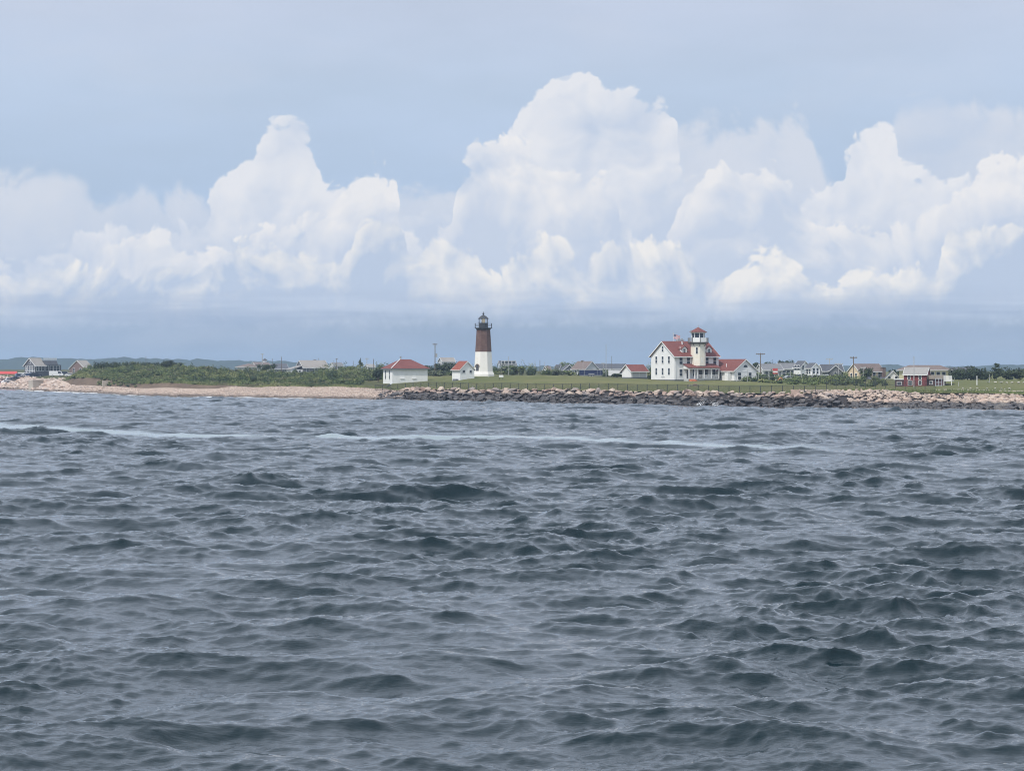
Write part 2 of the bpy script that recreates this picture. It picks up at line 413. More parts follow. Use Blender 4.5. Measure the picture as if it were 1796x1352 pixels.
def speckle(N, bs, cols, scales=(0.35, 3.0), rough=0.9, bump=0.0, bscale=4.0):
    pos = N.new('ShaderNodeNewGeometry').outputs['Position']
    a = N.noise(pos, scales[0], 4.0, 0.6); b = N.noise(pos, scales[1], 4.0, 0.65)
    c = N.mix(N.sstep(a, 0.35, 0.65), cols[0], cols[1])
    c = N.mix(N.sstep(b, 0.4, 0.72, 0.0, 0.8), c, cols[2])
    N.put(bs.inputs['Base Color'], c); bs.inputs['Roughness'].default_value = rough; bs.inputs['Specular IOR Level'].default_value = 0.05
    if bump:
        bp = N.new('ShaderNodeBump'); bp.inputs['Strength'].default_value = bump; bp.inputs['Distance'].default_value = 0.3
        N.put(bp.inputs['Height'], N.noise(pos, bscale, 4.0, 0.6)); N.put(bs.inputs['Normal'], bp.outputs[0])
    return c
def tide(N, bs, c, level, dark, soft=0.7):
    """wet, weed-grown stone below the high-water mark"""
    pos = N.new('ShaderNodeNewGeometry').outputs['Position']
    z = N.sep(pos)[2]
    n = N.noise(pos, 0.5, 3.0, 0.6)
    lv = N.m('ADD', z, N.m('MULTIPLY', N.m('SUBTRACT', n, 0.5), 1.8))
    f = N.sstep(lv, level - soft, level + soft * 0.6, 1.0, 0.0)
    N.put(bs.inputs['Base Color'], N.mix(f, c, dark))
    N.put(bs.inputs['Roughness'], N.m('SUBTRACT', 0.9, N.m('MULTIPLY', f, 0.45)))

def beach_mat(N, bs):
    c = speckle(N, bs, ((0.50, 0.40, 0.33, 1), (0.56, 0.46, 0.39, 1), (0.34, 0.265, 0.22, 1)), (0.25, 2.6), 0.9, 0.9, 3.0)
    tide(N, bs, c, 0.75, (0.16, 0.125, 0.10, 1), 0.45)
def lawn_mat(N, bs):
    pos = N.new('ShaderNodeNewGeometry').outputs['Position']
    x, y, z = N.sep(pos)
    stripe = N.m('SINE', N.m('ADD', N.m('MULTIPLY', N.m('ADD', N.m('MULTIPLY', x, 0.45), y), 1.9), N.m('MULTIPLY', N.noise(pos, 0.08, 2.0), 7.0)))
    a = N.noise(pos, 0.09, 4.0, 0.6); b = N.noise(N.vm('MULTIPLY', pos, (0.5, 1.6, 1.0)), 0.9, 4.0, 0.65)
    c = N.mix(N.sstep(a, 0.36, 0.66), (0.095, 0.112, 0.042, 1), (0.165, 0.158, 0.072, 1))
    c = N.mix(N.sstep(b, 0.40, 0.66, 0, 0.65), c, (0.19, 0.17, 0.085, 1))
    c = N.mix(N.sstep(N.noise(pos, 0.045, 3.0, 0.6), 0.52, 0.68, 0, 0.5), c, (0.075, 0.098, 0.040, 1))
    c = N.mix(N.m('MULTIPLY', N.sstep(stripe, -0.5, 0.8), 0.28), c, (0.060, 0.088, 0.034, 1))
    N.put(bs.inputs['Base Color'], c); bs.inputs['Roughness'].default_value = 0.95; bs.inputs['Specular IOR Level'].default_value = 0.05
def scrub_soil(N, bs):
    speckle(N, bs, ((0.075, 0.085, 0.038, 1), (0.115, 0.11, 0.055, 1), (0.055, 0.06, 0.03, 1)), (0.08, 1.2), 0.95, 0.6, 2.0)
def bank_mat(N, bs):
    speckle(N, bs, ((0.20, 0.15, 0.11, 1), (0.14, 0.105, 0.08, 1), (0.09, 0.07, 0.055, 1)), (0.2, 1.6), 0.95, 1.0, 2.2)
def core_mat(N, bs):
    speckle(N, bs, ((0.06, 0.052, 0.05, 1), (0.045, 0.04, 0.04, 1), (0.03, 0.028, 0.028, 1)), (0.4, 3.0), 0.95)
def path_mat(N, bs):
    speckle(N, bs, ((0.30, 0.27, 0.22, 1), (0.36, 0.32, 0.26, 1), (0.24, 0.21, 0.17, 1)), (0.3, 3.0), 0.95)
M = {}
for nm, fn in (('beach', beach_mat), ('lawn', lawn_mat), ('scrub_soil', scrub_soil), ('earth_bank', bank_mat), ('rock_core', core_mat), ('gravel', path_mat)):
    M[nm] = material(nm, fn)

def strip(name, xs, t0, t1, n, mat, dz=0.0, kind='structure', power=1.0):
    """sheet of terrain between two lines parallel to the shore"""
    xs = np.asarray(xs, float); a = np.interp(xs, *zip(*t0)) if isinstance(t0, list) else np.full(len(xs), t0)
    b = np.interp(xs, *zip(*t1)) if isinstance(t1, list) else np.full(len(xs), t1)
    s = np.linspace(0, 1, n) ** power
    T = a[None, :] + (b - a)[None, :] * s[:, None]
    X = np.repeat(xs[None, :], n, 0)
    Z = hxt(X, T) + dz
    co = np.stack([X, shore_y(X) + off(T), Z], -1).reshape(-1, 3)
    return mesh_np(name, co, grid_faces(n, len(xs)), mat, True, kind)

BEACH_T = [(-420, 22), (-194, 21), (-165, 20), (-158, 15.5), (-151, 10.4), (-134, 10.3), (-117, 10.2), (-99, 10.2), (-85, 10.5), (-78, 14), (-71, 16.5), (-50, 20.5), (-40, 16), (-34, 12.5), (-30, 8), (-28, 7)]
TOP_T = [(-158, 15.8), (-151, 15.0), (-134, 15.2), (-117, 13.2), (-99, 13.2), (-85, 13.3), (-78, 14.2)]
INL = [p for p in BEACH_T if p[0] < -158] + TOP_T + [p for p in BEACH_T if p[0] > -78]
xsL = np.arange(-420, -27.9, 1.5)
strip('beach', xsL, -12, [(a, b + 1.0) for a, b in BEACH_T], 26, M['beach'], dz=-0.04)
strip('eroded_bank', np.arange(-158, -77.9, 1.0), BEACH_T, [(a, b + 0.6) for a, b in TOP_T], 8, M['earth_bank'], dz=-0.01)
strip('scrub_ground', np.arange(-420, -33.9, 1.5), INL, 430, 60, M['scrub_soil'], power=1.8)
strip('lawn', np.arange(-34, 70.1, 1.0), [(-34, 12.5), (-30, 8), (-28, 7), (60, 7), (70, 12)], 64.0, 40, M['lawn'])
strip('inland_ground', np.arange(-34, 70.1, 4.0), 64.0, 470.0, 40, M['scrub_soil'], power=1.8)
strip('grass_ground', np.arange(70, 261, 3.0), 12.0, 470.0, 60, M['lawn'], power=1.8)
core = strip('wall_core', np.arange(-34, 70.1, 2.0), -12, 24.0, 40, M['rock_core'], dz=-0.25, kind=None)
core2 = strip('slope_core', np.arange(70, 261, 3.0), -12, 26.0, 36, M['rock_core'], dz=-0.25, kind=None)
strip('path', np.arange(92, 200, 2.0), 16.2, 18.0, 4, M['gravel'], dz=0.03)
# far wooded hills, blue with distance
def hills_mat(N, bs):
    speckle(N, bs, ((0.028, 0.042, 0.028, 1), (0.04, 0.055, 0.035, 1), (0.02, 0.03, 0.022, 1)), (0.01, 0.06), 0.95)
M['hills'] = material('wooded_hills', hills_mat)
def build_hills():
    Yc = 5000.0
    prof = [(-900, 630), (0, 628.5), (120, 629.5), (250, 628.5), (330, 630.5), (420, 633), (500, 634), (560, 637), (620, 640), (700, 641.5), (930, 642), (1000, 642.5), (1500, 643), (1715, 642.5), (1740, 641), (2600, 641)]
    us = np.linspace(-900, 2600, 900)
    ztop = CAM_H - (np.interp(us, *zip(*prof)) - 640.0) / FCAM * Yc
    rng = np.random.default_rng(2)
    rows = np.array([-260, -180, -110, -50, 0, 120, 300.0]); hh = np.array([0.0, 0.5, 0.74, 0.92, 1.0, 0.9, 0.6])
    n = np.interp(us, np.linspace(-900, 2600, 330), rng.normal(0, 1.3, 330)) + np.interp(us, np.linspace(-900, 2600, 90), rng.normal(0, 1.2, 90))
    X = np.stack([(us - 898) / FCAM * Yc] * len(rows)); Y = np.repeat((Yc + rows)[:, None], len(us), 1)
    Z = -1.5 + (ztop + 1.5)[None, :] * hh[:, None] + n[None, :] * hh[:, None] + rng.normal(0, 0.7, X.shape) * hh[:, None]
    mesh_np('hills', np.stack([X, Y, Z], -1).reshape(-1, 3), grid_faces(len(rows), len(us)), M['hills'], False, 'structure')
build_hills()
# the low wooded country behind the point, out to the hills
gx = np.linspace(-5600, 5600, 40); gy = np.concatenate([[1300], np.linspace(1500, 6200, 20)])
GX, GY = np.meshgrid(gx, gy)
mesh_np('ground', np.stack([GX, GY, np.full_like(GX, 1.5)], -1).reshape(-1, 3), grid_faces(len(gy), len(gx)), M['hills'], False, 'structure')

# ------------------------------------------------------------------ stones
def hull_rock(seed, npts=13, flat=0.75):
    rng = random.Random(seed); bm = bmesh.new()
    for i in range(npts):
        v = Vector((rng.gauss(0, 1), rng.gauss(0, 1), rng.gauss(0, 1))).normalized()
        v *= rng.uniform(0.8, 1.08)
        bm.verts.new((v.x, v.y, v.z * flat))
    r = bmesh.ops.convex_hull(bm, input=bm.verts)
    loose = [v for v in bm.verts if not v.link_faces]
    bmesh.ops.delete(bm, geom=loose, context='VERTS')
    bmesh.ops.triangulate(bm, faces=bm.faces)
    me = bpy.data.meshes.new('rock'); bm.to_mesh(me); bm.free()
    return me
ROCKS = [hull_rock(s, 12 + s % 5, 0.62 + 0.06 * (s % 5)) for s in range(14)]
ROCK_NP = []
for me in ROCKS:
    co = np.zeros(len(me.vertices) * 3, np.float32); me.vertices.foreach_get('co', co)
    fi = np.zeros(len(me.polygons) * 3, np.int32); me.polygons.foreach_get('vertices', fi)
    ROCK_NP.append((co.reshape(-1, 3), fi.reshape(-1, 3)))
def rock_mat(level, dark, pale, warm, grey, lo=0.7):
    def f(N, bs):
        at = N.new('ShaderNodeAttribute', attribute_name='tint').outputs['Fac']
        oi = N.new('ShaderNodeObjectInfo').outputs['Random']
        r = N.m('FRACT', N.m('ADD', N.m('MULTIPLY', at, 7.31), oi))
        pos = N.new('ShaderNodeNewGeometry').outputs['Position']
        c = N.mix(N.sstep(r, 0.15, 0.5), pale, warm)
        c = N.mix(N.sstep(r, 0.62, 0.85), c, grey)
        c = N.mix(N.sstep(N.noise(pos, 2.6, 4.0, 0.65), 0.42, 0.7, 0, 0.5), c, (0.22, 0.18, 0.15, 1))
        bs.inputs['Roughness'].default_value = 0.9
        bp = N.new('ShaderNodeBump'); bp.inputs['Strength'].default_value = 0.6; bp.inputs['Distance'].default_value = 0.15
        N.put(bp.inputs['Height'], N.noise(pos, 3.0, 4.0, 0.6)); N.put(bs.inputs['Normal'], bp.outputs[0])
        tide(N, bs, c, level, dark, lo)
    return f
M['wall_rock'] = material('revetment_granite', rock_mat(2.15, (0.056, 0.048, 0.045, 1), (0.47, 0.38, 0.31, 1), (0.38, 0.27, 0.22, 1), (0.27, 0.23, 0.21, 1), 0.5))
M['slope_rock'] = material('slope_granite', rock_mat(1.55, (0.062, 0.055, 0.053, 1), (0.52, 0.42, 0.34, 1), (0.47, 0.35, 0.28, 1), (0.36, 0.29, 0.25, 1), 0.5))
M['beach_rock'] = material('beach_granite', rock_mat(0.55, (0.14, 0.11, 0.09, 1), (0.57, 0.47, 0.40, 1), (0.51, 0.39, 0.32, 1), (0.42, 0.35, 0.31, 1), 0.35))
def rock_field(parent, places, mat, stuff_name, n_single=300):
    """places: (x, y, z, sx, sy, sz, rot, seed); the largest stand as rocks of their own, the rest is one mass"""
    places = sorted(places, key=lambda p: -p[3] * p[5])
    protos = {}
    for p in places[:n_single]:
        k = p[7] % len(ROCKS)
        key = (k, mat.name)
        if key not in protos:
            me = ROCKS[k].copy(); me.materials.clear(); me.materials.append(mat); protos[key] = me
        o = bpy.data.objects.new('rock', protos[key]); COL.objects.link(o)
        o.parent = parent
        o.location = Vector(p[:3]) - parent.location
        o.scale = p[3:6]; o.rotation_euler = (0.25 * math.sin(p[7]), 0.25 * math.cos(p[7] * 1.7), p[6])
    rest = places[n_single:]
    if rest:
        o = rock_mass(stuff_name, rest, mat); o['kind'] = 'stuff'
        o.parent = parent; o.location = -parent.location
        return o
def rock_mass(name, rest, mat):
    cs, fs, ts, base = [], [], [], 0
    for p in rest:
        co, fi = ROCK_NP[p[7] % len(ROCK_NP)]
        c, s = math.cos(p[6]), math.sin(p[6])
        q = co * np.array(p[3:6], np.float32)
        q = np.stack([q[:, 0] * c - q[:, 1] * s, q[:, 0] * s + q[:, 1] * c, q[:, 2]], -1) + np.array(p[:3], np.float32)
        cs.append(q); fs.append(fi + base); base += len(q); ts.append(np.full(len(q), (p[7] * 0.6180339) % 1.0, np.float32))
    o = mesh_np(name, np.concatenate(cs), np.concatenate(fs), mat)
    a = o.data.attributes.new('tint', 'FLOAT', 'POINT'); a.data.foreach_set('value', np.concatenate(ts))
    return o
def root(name, loc, label, cat, group=None, rz=0.0):
    o = bpy.data.objects.new(name, None); COL.objects.link(o)
    o.location = loc; o.rotation_euler = (0, 0, rz); o.empty_display_size = 0.5
    return tag(o, label, cat, group)

rng = random.Random(11)
# the long seawall below the lawn
sw = root('seawall', (16.0, float(shore_y(16.0)) + 4, 0.0), 'long seawall of piled boulders below the lawn, dark and wet at its foot', 'seawall')
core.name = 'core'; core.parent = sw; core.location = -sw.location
pl = []
x = -35.0
while x < 70:
    for (t, sz, jit) in ((-0.9, 0.95, 0.4), (0.7, 1.0, 0.4), (2.2, 1.0, 0.4), (3.7, 0.98, 0.4), (5.2, 0.95, 0.4), (6.7, 0.92, 0.4)):
        xx = x + rng.uniform(-0.6, 0.6); tt_ = t + rng.uniform(-jit, jit)
        s = sz * rng.choice((0.5, 0.62, 0.75, 0.9, 1.05, 1.3)) * rng.uniform(0.9, 1.1)
        s2 = s * rng.uniform(0.95, 1.55)
        pl.append((xx, shore(xx, tt_), float(hxt(xx, tt_)) + rng.uniform(-0.15, 0.22), s2, s * rng.uniform(0.8, 1.2), s * rng.uniform(0.75, 1.05), rng.uniform(-0.7, 0.7), rng.randrange(9999)))
    x += 1.22
rock_field(sw, pl, M['wall_rock'], 'rocks')
# the pale slope of smaller stone on the right
sl = root('stone_slope', (90.0, float(shore_y(90.0)) + 6, 0.0), 'broad slope of pale pinkish broken stone in front of the red house', 'seawall')
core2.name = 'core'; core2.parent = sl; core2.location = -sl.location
pl = []
for i in range(3600):
    xx = rng.uniform(62, 128); t = rng.uniform(-1.5, 13.5)
    if xx < 72 and t < 7 - 0: continue
    if t > np.interp(xx, [70, 80, 88, 130], [13.5, 13.0, 9.8, 9.5]): continue
    if xx < 70 and t < 7 + (70 - xx) * 0.4: continue
    s = rng.uniform(0.24, 0.52) * (1.6 if t < 4.5 else 1.0) * (1.35 if xx > 96 else 1.0)
    if rng.random() < 0.06: s *= 1.7
    pl.append((xx, shore(xx, t), float(hxt(xx, t)) + rng.uniform(-0.1, 0.18), s * rng.uniform(1, 1.5), s * rng.uniform(0.8, 1.2), s * rng.uniform(0.65, 1), rng.uniform(0, 3.14), rng.randrange(9999)))
rock_field(sl, pl, M['slope_rock'], 'rocks')
# boulders at the left end of the beach
bl = root('boulder_slope', (-170.0, float(shore_y(-170.0)) + 12, 0.0), 'slope of pale tumbled boulders below the parked cars', 'boulders')
pl = []
for i in range(1500):
    xx = rng.uniform(-240, -132); t = rng.uniform(2.0, 22.0)
    if xx > -159 and t > 9.5: continue
    if rng.random() > 0.35 + 0.65 * min(1, max(0, (-150 - xx) / 10)): continue
    s = rng.choice((0.35, 0.45, 0.55, 0.7, 0.9, 1.2)) * rng.uniform(0.8, 1.25) * (0.7 if t < 7 else 1) * (0.6 if t > 16 else 1)
    pl.append((xx, shore(xx, t), float(hxt(xx, t)) + 0.1 * s, s * rng.uniform(1, 1.5), s * rng.uniform(0.8, 1.2), s * rng.uniform(0.6, 1), rng.uniform(0, 3.14), rng.randrange(9999)))
rock_field(bl, pl, M['beach_rock'], 'rocks')
# cobbles of the beach: nobody could count them
pl = []
for i in range(9000):
    xx = rng.uniform(-150, -29); tm = float(np.interp(xx, *zip(*BEACH_T)))
    t = rng.uniform(0.5, tm)
    s = rng.uniform(0.10, 0.24) * (1.5 if rng.random() < 0.12 else 1) * (1.0 if xx > -86 else 0.75)
    if -86 > xx and rng.random() < 0.4: continue
    pl.append((xx, shore(xx, t), float(hxt(xx, t)) + 0.02, s * rng.uniform(1, 1.4), s, s * 0.8, rng.uniform(0, 3.14), rng.randrange(9999)))
cb = rock_mass('cobbles', pl, M['beach_rock']); tag(cb, 'pale rounded cobbles covering the beach left of the seawall', 'cobbles', kind='stuff')
# ------------------------------------------------------------------ mesh builder
class MB:
    def __init__(self): self.v = []; self.f = []
    def add(self, vs, fs):
        b = len(self.v); self.v += [tuple(p) for p in vs]; self.f += [tuple(i + b for i in f) for f in fs]; return self
    def box(self, x0, x1, y0, y1, z0, z1):
        return self.add([(x0, y0, z0), (x1, y0, z0), (x1, y1, z0), (x0, y1, z0), (x0, y0, z1), (x1, y0, z1), (x1, y1, z1), (x0, y1, z1)],
                        [(0, 3, 2, 1), (4, 5, 6, 7), (0, 1, 5, 4), (1, 2, 6, 5), (2, 3, 7, 6), (3, 0, 4, 7)])
    def prism(self, pts, ext):
        """closed polygon pts (3-D) swept by vector ext"""
        n = len(pts); e = Vector(ext); a = [Vector(p) for p in pts]; b = [p + e for p in a]
        return self.add(a + b, [tuple(range(n - 1, -1, -1)), tuple(range(n, 2 * n))] + [(i, (i + 1) % n, n + (i + 1) % n, n + i) for i in range(n)])
    def ring(self, levels, n=8, rot=0.0, cap=True, cx=0.0, cy=0.0):
        """stack of regular n-gons: levels [(radius, z), ...]"""
        b = len(self.v)
        for (r, z) in levels:
            for i in range(n):
                a = rot + 2 * math.pi * i / n
                self.v.append((cx + r * math.cos(a), cy + r * math.sin(a), z))
        for l in range(len(levels) - 1):
            for i in range(n):
                self.f.append((b + l * n + i, b + l * n + (i + 1) % n, b + (l + 1) * n + (i + 1) % n, b + (l + 1) * n + i))
        if cap:
            self.f.append(tuple(b + i for i in range(n - 1, -1, -1)))
            t = b + (len(levels) - 1) * n
            self.f.append(tuple(t + i for i in range(n)))
        return self
    def bar(self, p, q, r, n=5, r2=None):
        p, q = Vector(p), Vector(q); d = (q - p).normalized()
        u = d.orthogonal().normalized(); w = d.cross(u); b = len(self.v)
        for (c, rr) in ((p, r), (q, r if r2 is None else r2)):
            for i in range(n):
                a = 2 * math.pi * i / n; self.v.append(tuple(c + (u * math.cos(a) + w * math.sin(a)) * rr))
        for i in range(n): self.f.append((b + i, b + (i + 1) % n, b + n + (i + 1) % n, b + n + i))
        self.f.append(tuple(b + i for i in range(n - 1, -1, -1))); self.f.append(tuple(b + n + i for i in range(n)))
        return self
    def mesh(self, name, mat, smooth=False):
        me = bpy.data.meshes.new(name); me.from_pydata(self.v, [], self.f); me.materials.append(mat)
        if smooth: me.polygons.foreach_set('use_smooth', [True] * len(me.polygons))
        me.update(); return me
    def build(self, name, mat, parent=None, smooth=False, loc=None, rot=None):
        o = bpy.data.objects.new(name, self.mesh(name, mat, smooth)); COL.objects.link(o)
        if parent: o.parent = parent
        if loc is not None: o.location = loc
        if rot is not None: o.rotation_euler = rot
        return o
def share(name, me, parent, loc=(0, 0, 0), rot=(0, 0, 0), scale=None):
    o = bpy.data.objects.new(name, me); COL.objects.link(o); o.parent = parent; o.location = loc; o.rotation_euler = rot
    if scale: o.scale = scale
    return o

# ------------------------------------------------------------------ paints and roofs
def coat(color, rough=0.6, wear=0.12, board=0.0, dirt=None, scale=1.2):
    def f(N, bs):
        pos = N.new('ShaderNodeTexCoord').outputs['Object']
        n = N.noise(pos, scale, 4.0, 0.6); n2 = N.noise(N.vm('MULTIPLY', pos, (1.5, 1.5, 0.25)), 2.0, 3.0, 0.6)
        d = dirt or tuple(c * 0.6 for c in color)
        c = N.mix(N.sstep(n, 0.35, 0.75, 0, wear), (*color, 1), (*d, 1))
        c = N.mix(N.sstep(n2, 0.5, 0.8, 0, wear * 1.2), c, (*d, 1))
        N.put(bs.inputs['Base Color'], c); bs.inputs['Roughness'].default_value = rough
        if board:
            z = N.sep(pos)[2]
            saw = N.m('FRACT', N.m('DIVIDE', z, board))
            bp = N.new('ShaderNodeBump'); bp.inputs['Strength'].default_value = 0.5; bp.inputs['Distance'].default_value = 0.02
            N.put(bp.inputs['Height'], saw); N.put(bs.inputs['Normal'], bp.outputs[0])
    return f
def glassy(N, bs):
    bs.inputs['Base Color'].default_value = (0.035, 0.045, 0.06, 1); bs.inputs['Roughness'].default_value = 0.12
    bs.inputs['IOR'].default_value = 1.5
def shingles(color, alt):
    def f(N, bs):
        pos = N.new('ShaderNodeTexCoord').outputs['Object']
        n = N.noise(pos, 2.5, 4.0, 0.65); n2 = N.noise(pos, 0.35, 2.0, 0.5)
        c = N.mix(N.sstep(n, 0.35, 0.7), (*color, 1), (*alt, 1))
        c = N.mix(N.sstep(n2, 0.4, 0.7, 0, 0.35), c, tuple(x * 0.75 for x in color) + (1,))
        N.put(bs.inputs['Base Color'], c); bs.inputs['Roughness'].default_value = 0.85
        bp = N.new('ShaderNodeBump'); bp.inputs['Strength'].default_value = 0.5; bp.inputs['Distance'].default_value = 0.03
        N.put(bp.inputs['Height'], N.m('FRACT', N.m('MULTIPLY', N.sep(pos)[2], 6.0))); N.put(bs.inputs['Normal'], bp.outputs[0])
    return f
for nm, fn in (
    ('white_board', coat((0.80, 0.80, 0.79), 0.6, 0.10, 0.14)), ('white_trim', coat((0.82, 0.82, 0.81), 0.5, 0.06)),
    ('white_stucco', coat((0.80, 0.80, 0.78), 0.8, 0.14)), ('tower_white', coat((0.80, 0.78, 0.73), 0.75, 0.22, dirt=(0.60, 0.55, 0.47), scale=0.8)),
    ('cream_board', coat((0.82, 0.79, 0.69), 0.65, 0.22, 0.14, dirt=(0.80, 0.56, 0.34))),
    ('black_iron', coat((0.035, 0.04, 0.045), 0.5, 0.2)), ('dark_door', coat((0.07, 0.07, 0.08), 0.5, 0.1)),
    ('grey_shingle_wall', coat((0.17, 0.175, 0.185), 0.85, 0.35, 0.18)), ('dark_shingle_wall', coat((0.105, 0.11, 0.125), 0.85, 0.3, 0.18)),
    ('brown_shingle_wall', coat((0.21, 0.145, 0.13), 0.85, 0.3, 0.18)), ('pale_wall', coat((0.52, 0.53, 0.53), 0.75, 0.15, 0.16)),
    ('tan_wall', coat((0.66, 0.53, 0.37), 0.75, 0.2, 0.16)), ('yellow_wall', coat((0.62, 0.57, 0.36), 0.75, 0.2, 0.16)),
    ('blue_wall', coat((0.50, 0.56, 0.63), 0.75, 0.15, 0.16)), ('red_wall', coat((0.215, 0.042, 0.045), 0.7, 0.25, 0.16)),
    ('dark_red_wall', coat((0.10, 0.045, 0.05), 0.75, 0.25, 0.16)), ('weathered_wood', coat((0.30, 0.26, 0.22), 0.85, 0.4)),
    ('pole_wood', coat((0.16, 0.125, 0.10), 0.9, 0.3)), ('pole_grey', coat((0.42, 0.42, 0.42), 0.6, 0.1)), ('concrete', coat((0.42, 0.37, 0.31), 0.9, 0.4, dirt=(0.22, 0.19, 0.16), scale=0.7)),
    ('grey_plinth', coat((0.16, 0.17, 0.18), 0.9, 0.2)), ('orange_step', coat((0.62, 0.23, 0.13), 0.8, 0.2)), ('navy_paint', coat((0.018, 0.028, 0.085), 0.3, 0.1)),
    ('galvanised', coat((0.36, 0.37, 0.38), 0.5, 0.15)), ('rubber', coat((0.02, 0.02, 0.02), 0.9, 0.0)), ('red_cloth', coat((0.50, 0.07, 0.065), 0.8, 0.12)),
    ('orange_ring', coat((0.72, 0.27, 0.10), 0.6, 0.1)), ('dark_car', coat((0.03, 0.035, 0.055), 0.25, 0.0)), ('blue_car', coat((0.06, 0.09, 0.17), 0.25, 0.0)),
    ('silver_car', coat((0.42, 0.44, 0.47), 0.3, 0.0)), ('white_car', coat((0.78, 0.78, 0.78), 0.3, 0.0)), ('red_car', coat((0.28, 0.03, 0.04), 0.3, 0.0)),
    ('brass', coat((0.75, 0.55, 0.25), 0.3, 0.0)), ('glass', glassy),
    ('red_roof', shingles((0.155, 0.046, 0.040), (0.205, 0.070, 0.058))), ('grey_roof', shingles((0.15, 0.155, 0.165), (0.20, 0.20, 0.21))),
    ('dark_roof', shingles((0.075, 0.08, 0.095), (0.105, 0.11, 0.125))), ('taupe_roof', shingles((0.255, 0.235, 0.215), (0.315, 0.29, 0.265))),
    ('brown_roof', shingles((0.15, 0.115, 0.105), (0.20, 0.155, 0.14))), ('pale_roof', shingles((0.26, 0.25, 0.24), (0.31, 0.295, 0.28))),
    ('orange_roof', shingles((0.225, 0.055, 0.035), (0.27, 0.085, 0.055)))):
    M[nm] = material(nm, fn)

# ------------------------------------------------------------------ windows, doors, houses
_win = {}
def win_mesh(w, h, frame='white_trim'):
    k = (round(w, 2), round(h, 2), frame)
    if k not in _win:
        b = 0.10; m = MB()
        m.box(-w / 2 - b, -w / 2, -0.06, 0.02, -b, h + b).box(w / 2, w / 2 + b, -0.06, 0.02, -b, h + b)
        m.box(-w / 2, w / 2, -0.06, 0.02, h, h + b).box(-w / 2, w / 2, -0.09, 0.02, -b, 0)
        m.box(-w / 2, w / 2, -0.035, 0.02, h * 0.48, h * 0.52)
        _win[k] = (m.mesh('window', M[frame]), MB().box(-w / 2, w / 2, -0.02, 0.015, 0, h).mesh('pane', M['glass']))
    return _win[k]
def window(parent, face, a, z, w=0.9, h=1.6, frame='white_trim', name='window'):
    """face: (origin on wall, rz of the wall's outward -y); a = offset along the wall, z = sill height"""
    (ox, oy), rz = face
    f, p = win_mesh(w, h, frame)
    o = share(name, f, parent, (ox + a * math.cos(rz), oy + a * math.sin(rz), z), (0, 0, rz))
    share('pane', p, o)
    return o
def door(parent, face, a, z, w=1.0, h=2.1, mat='dark_door'):
    (ox, oy), rz = face
    o = MB().box(-w / 2, w / 2, -0.05, 0.02, 0, h).build('door', M[mat], parent, loc=(ox + a * math.cos(rz), oy + a * math.sin(rz), z), rot=(0, 0, rz))
    MB().box(-w / 2 - 0.12, -w / 2, -0.07, 0.02, 0, h + 0.12).box(w / 2, w / 2 + 0.12, -0.07, 0.02, 0, h + 0.12).box(-w / 2, w / 2, -0.07, 0.02, h, h + 0.12).build('frame', M['white_trim'], o)
    return o
def gable_roof(parent, L, W, zb, rh, mat, over=0.45, th=0.16, trim='white_trim', x0=0.0, y0=0.0, name='roof', turn=0.0):
    m = MB(); hw = W / 2 + over; dz = rh * over / (W / 2); hl = L / 2 + over * 0.7
    for s in (-1, 1):
        pr = [(-hl, s * hw, zb - dz), (-hl, 0, zb + rh), (-hl, 0, zb + rh + th), (-hl, s * hw, zb - dz + th)]
        m.prism(pr if s < 0 else pr[::-1], (2 * hl, 0, 0))
    r = m.build(name, M[mat], parent, loc=(x0, y0, 0), rot=(0, 0, turn))
    if trim:
        for e in (-1, 1):
            t = MB()
            for s in (-1, 1):
                q = [(e * (hl + 0.012), s * (hw + 0.02), zb - dz - 0.10), (e * (hl + 0.012), 0, zb + rh - 0.10), (e * (hl + 0.012), 0, zb + rh + th * 0.8), (e * (hl + 0.012), s * (hw + 0.02), zb - dz + th * 0.8)]
                t.prism(q, (e * 0.05, 0, 0))
            t.build('rake_board', M[trim], r)
        for s in (-1, 1):
            MB().box(-hl, hl, s * hw - 0.06 + s * 0.075, s * hw + 0.06 + s * 0.075, zb - dz - 0.06, zb - dz + th * 0.85).build('gutter', M[trim], r)
    return r
def gable_wall(parent, L, W, zb, rh, mat, x0=0.0, y0=0.0, z0=-1.2, turn=0.0, name='wall'):
    m = MB(); w = W / 2
    m.prism([(-L / 2, -w, z0), (-L / 2, w, z0), (-L / 2, w, zb), (-L / 2, 0, zb + rh - 0.02), (-L / 2, -w, zb)][::-1], (L, 0, 0))
    return m.build(name, M[mat], parent, loc=(x0, y0, 0), rot=(0, 0, turn))
def hip_roof(parent, L, W, zb, rh, mat, over=0.6, th=0.18, x0=0.0, y0=0.0, ridge=None, name='roof', fascia='grey_plinth'):
    hx, hy = L / 2 + over, W / 2 + over; rl = (L - W) / 2 if ridge is None else ridge / 2; rl = max(rl, 0.02)
    m = MB()
    b = [(-hx, -hy), (hx, -hy), (hx, hy), (-hx, hy)]
    vs = [(x, y, zb) for x, y in b] + [(x, y, zb + th) for x, y in b] + [(-rl, 0, zb + rh), (rl, 0, zb + rh)]
    m.add(vs, [(3, 2, 1, 0), (0, 1, 5, 4), (1, 2, 6, 5), (2, 3, 7, 6), (3, 0, 4, 7), (4, 5, 9, 8), (5, 6, 9), (6, 7, 8, 9), (7, 4, 8)])
    r = m.build(name, M[mat], parent, loc=(x0, y0, 0))
    if fascia:
        MB().box(-hx - 0.03, hx + 0.03, -hy - 0.03, hy + 0.03, zb - 0.10, zb + th * 0.5).build('fascia', M[fascia], r)
    return r
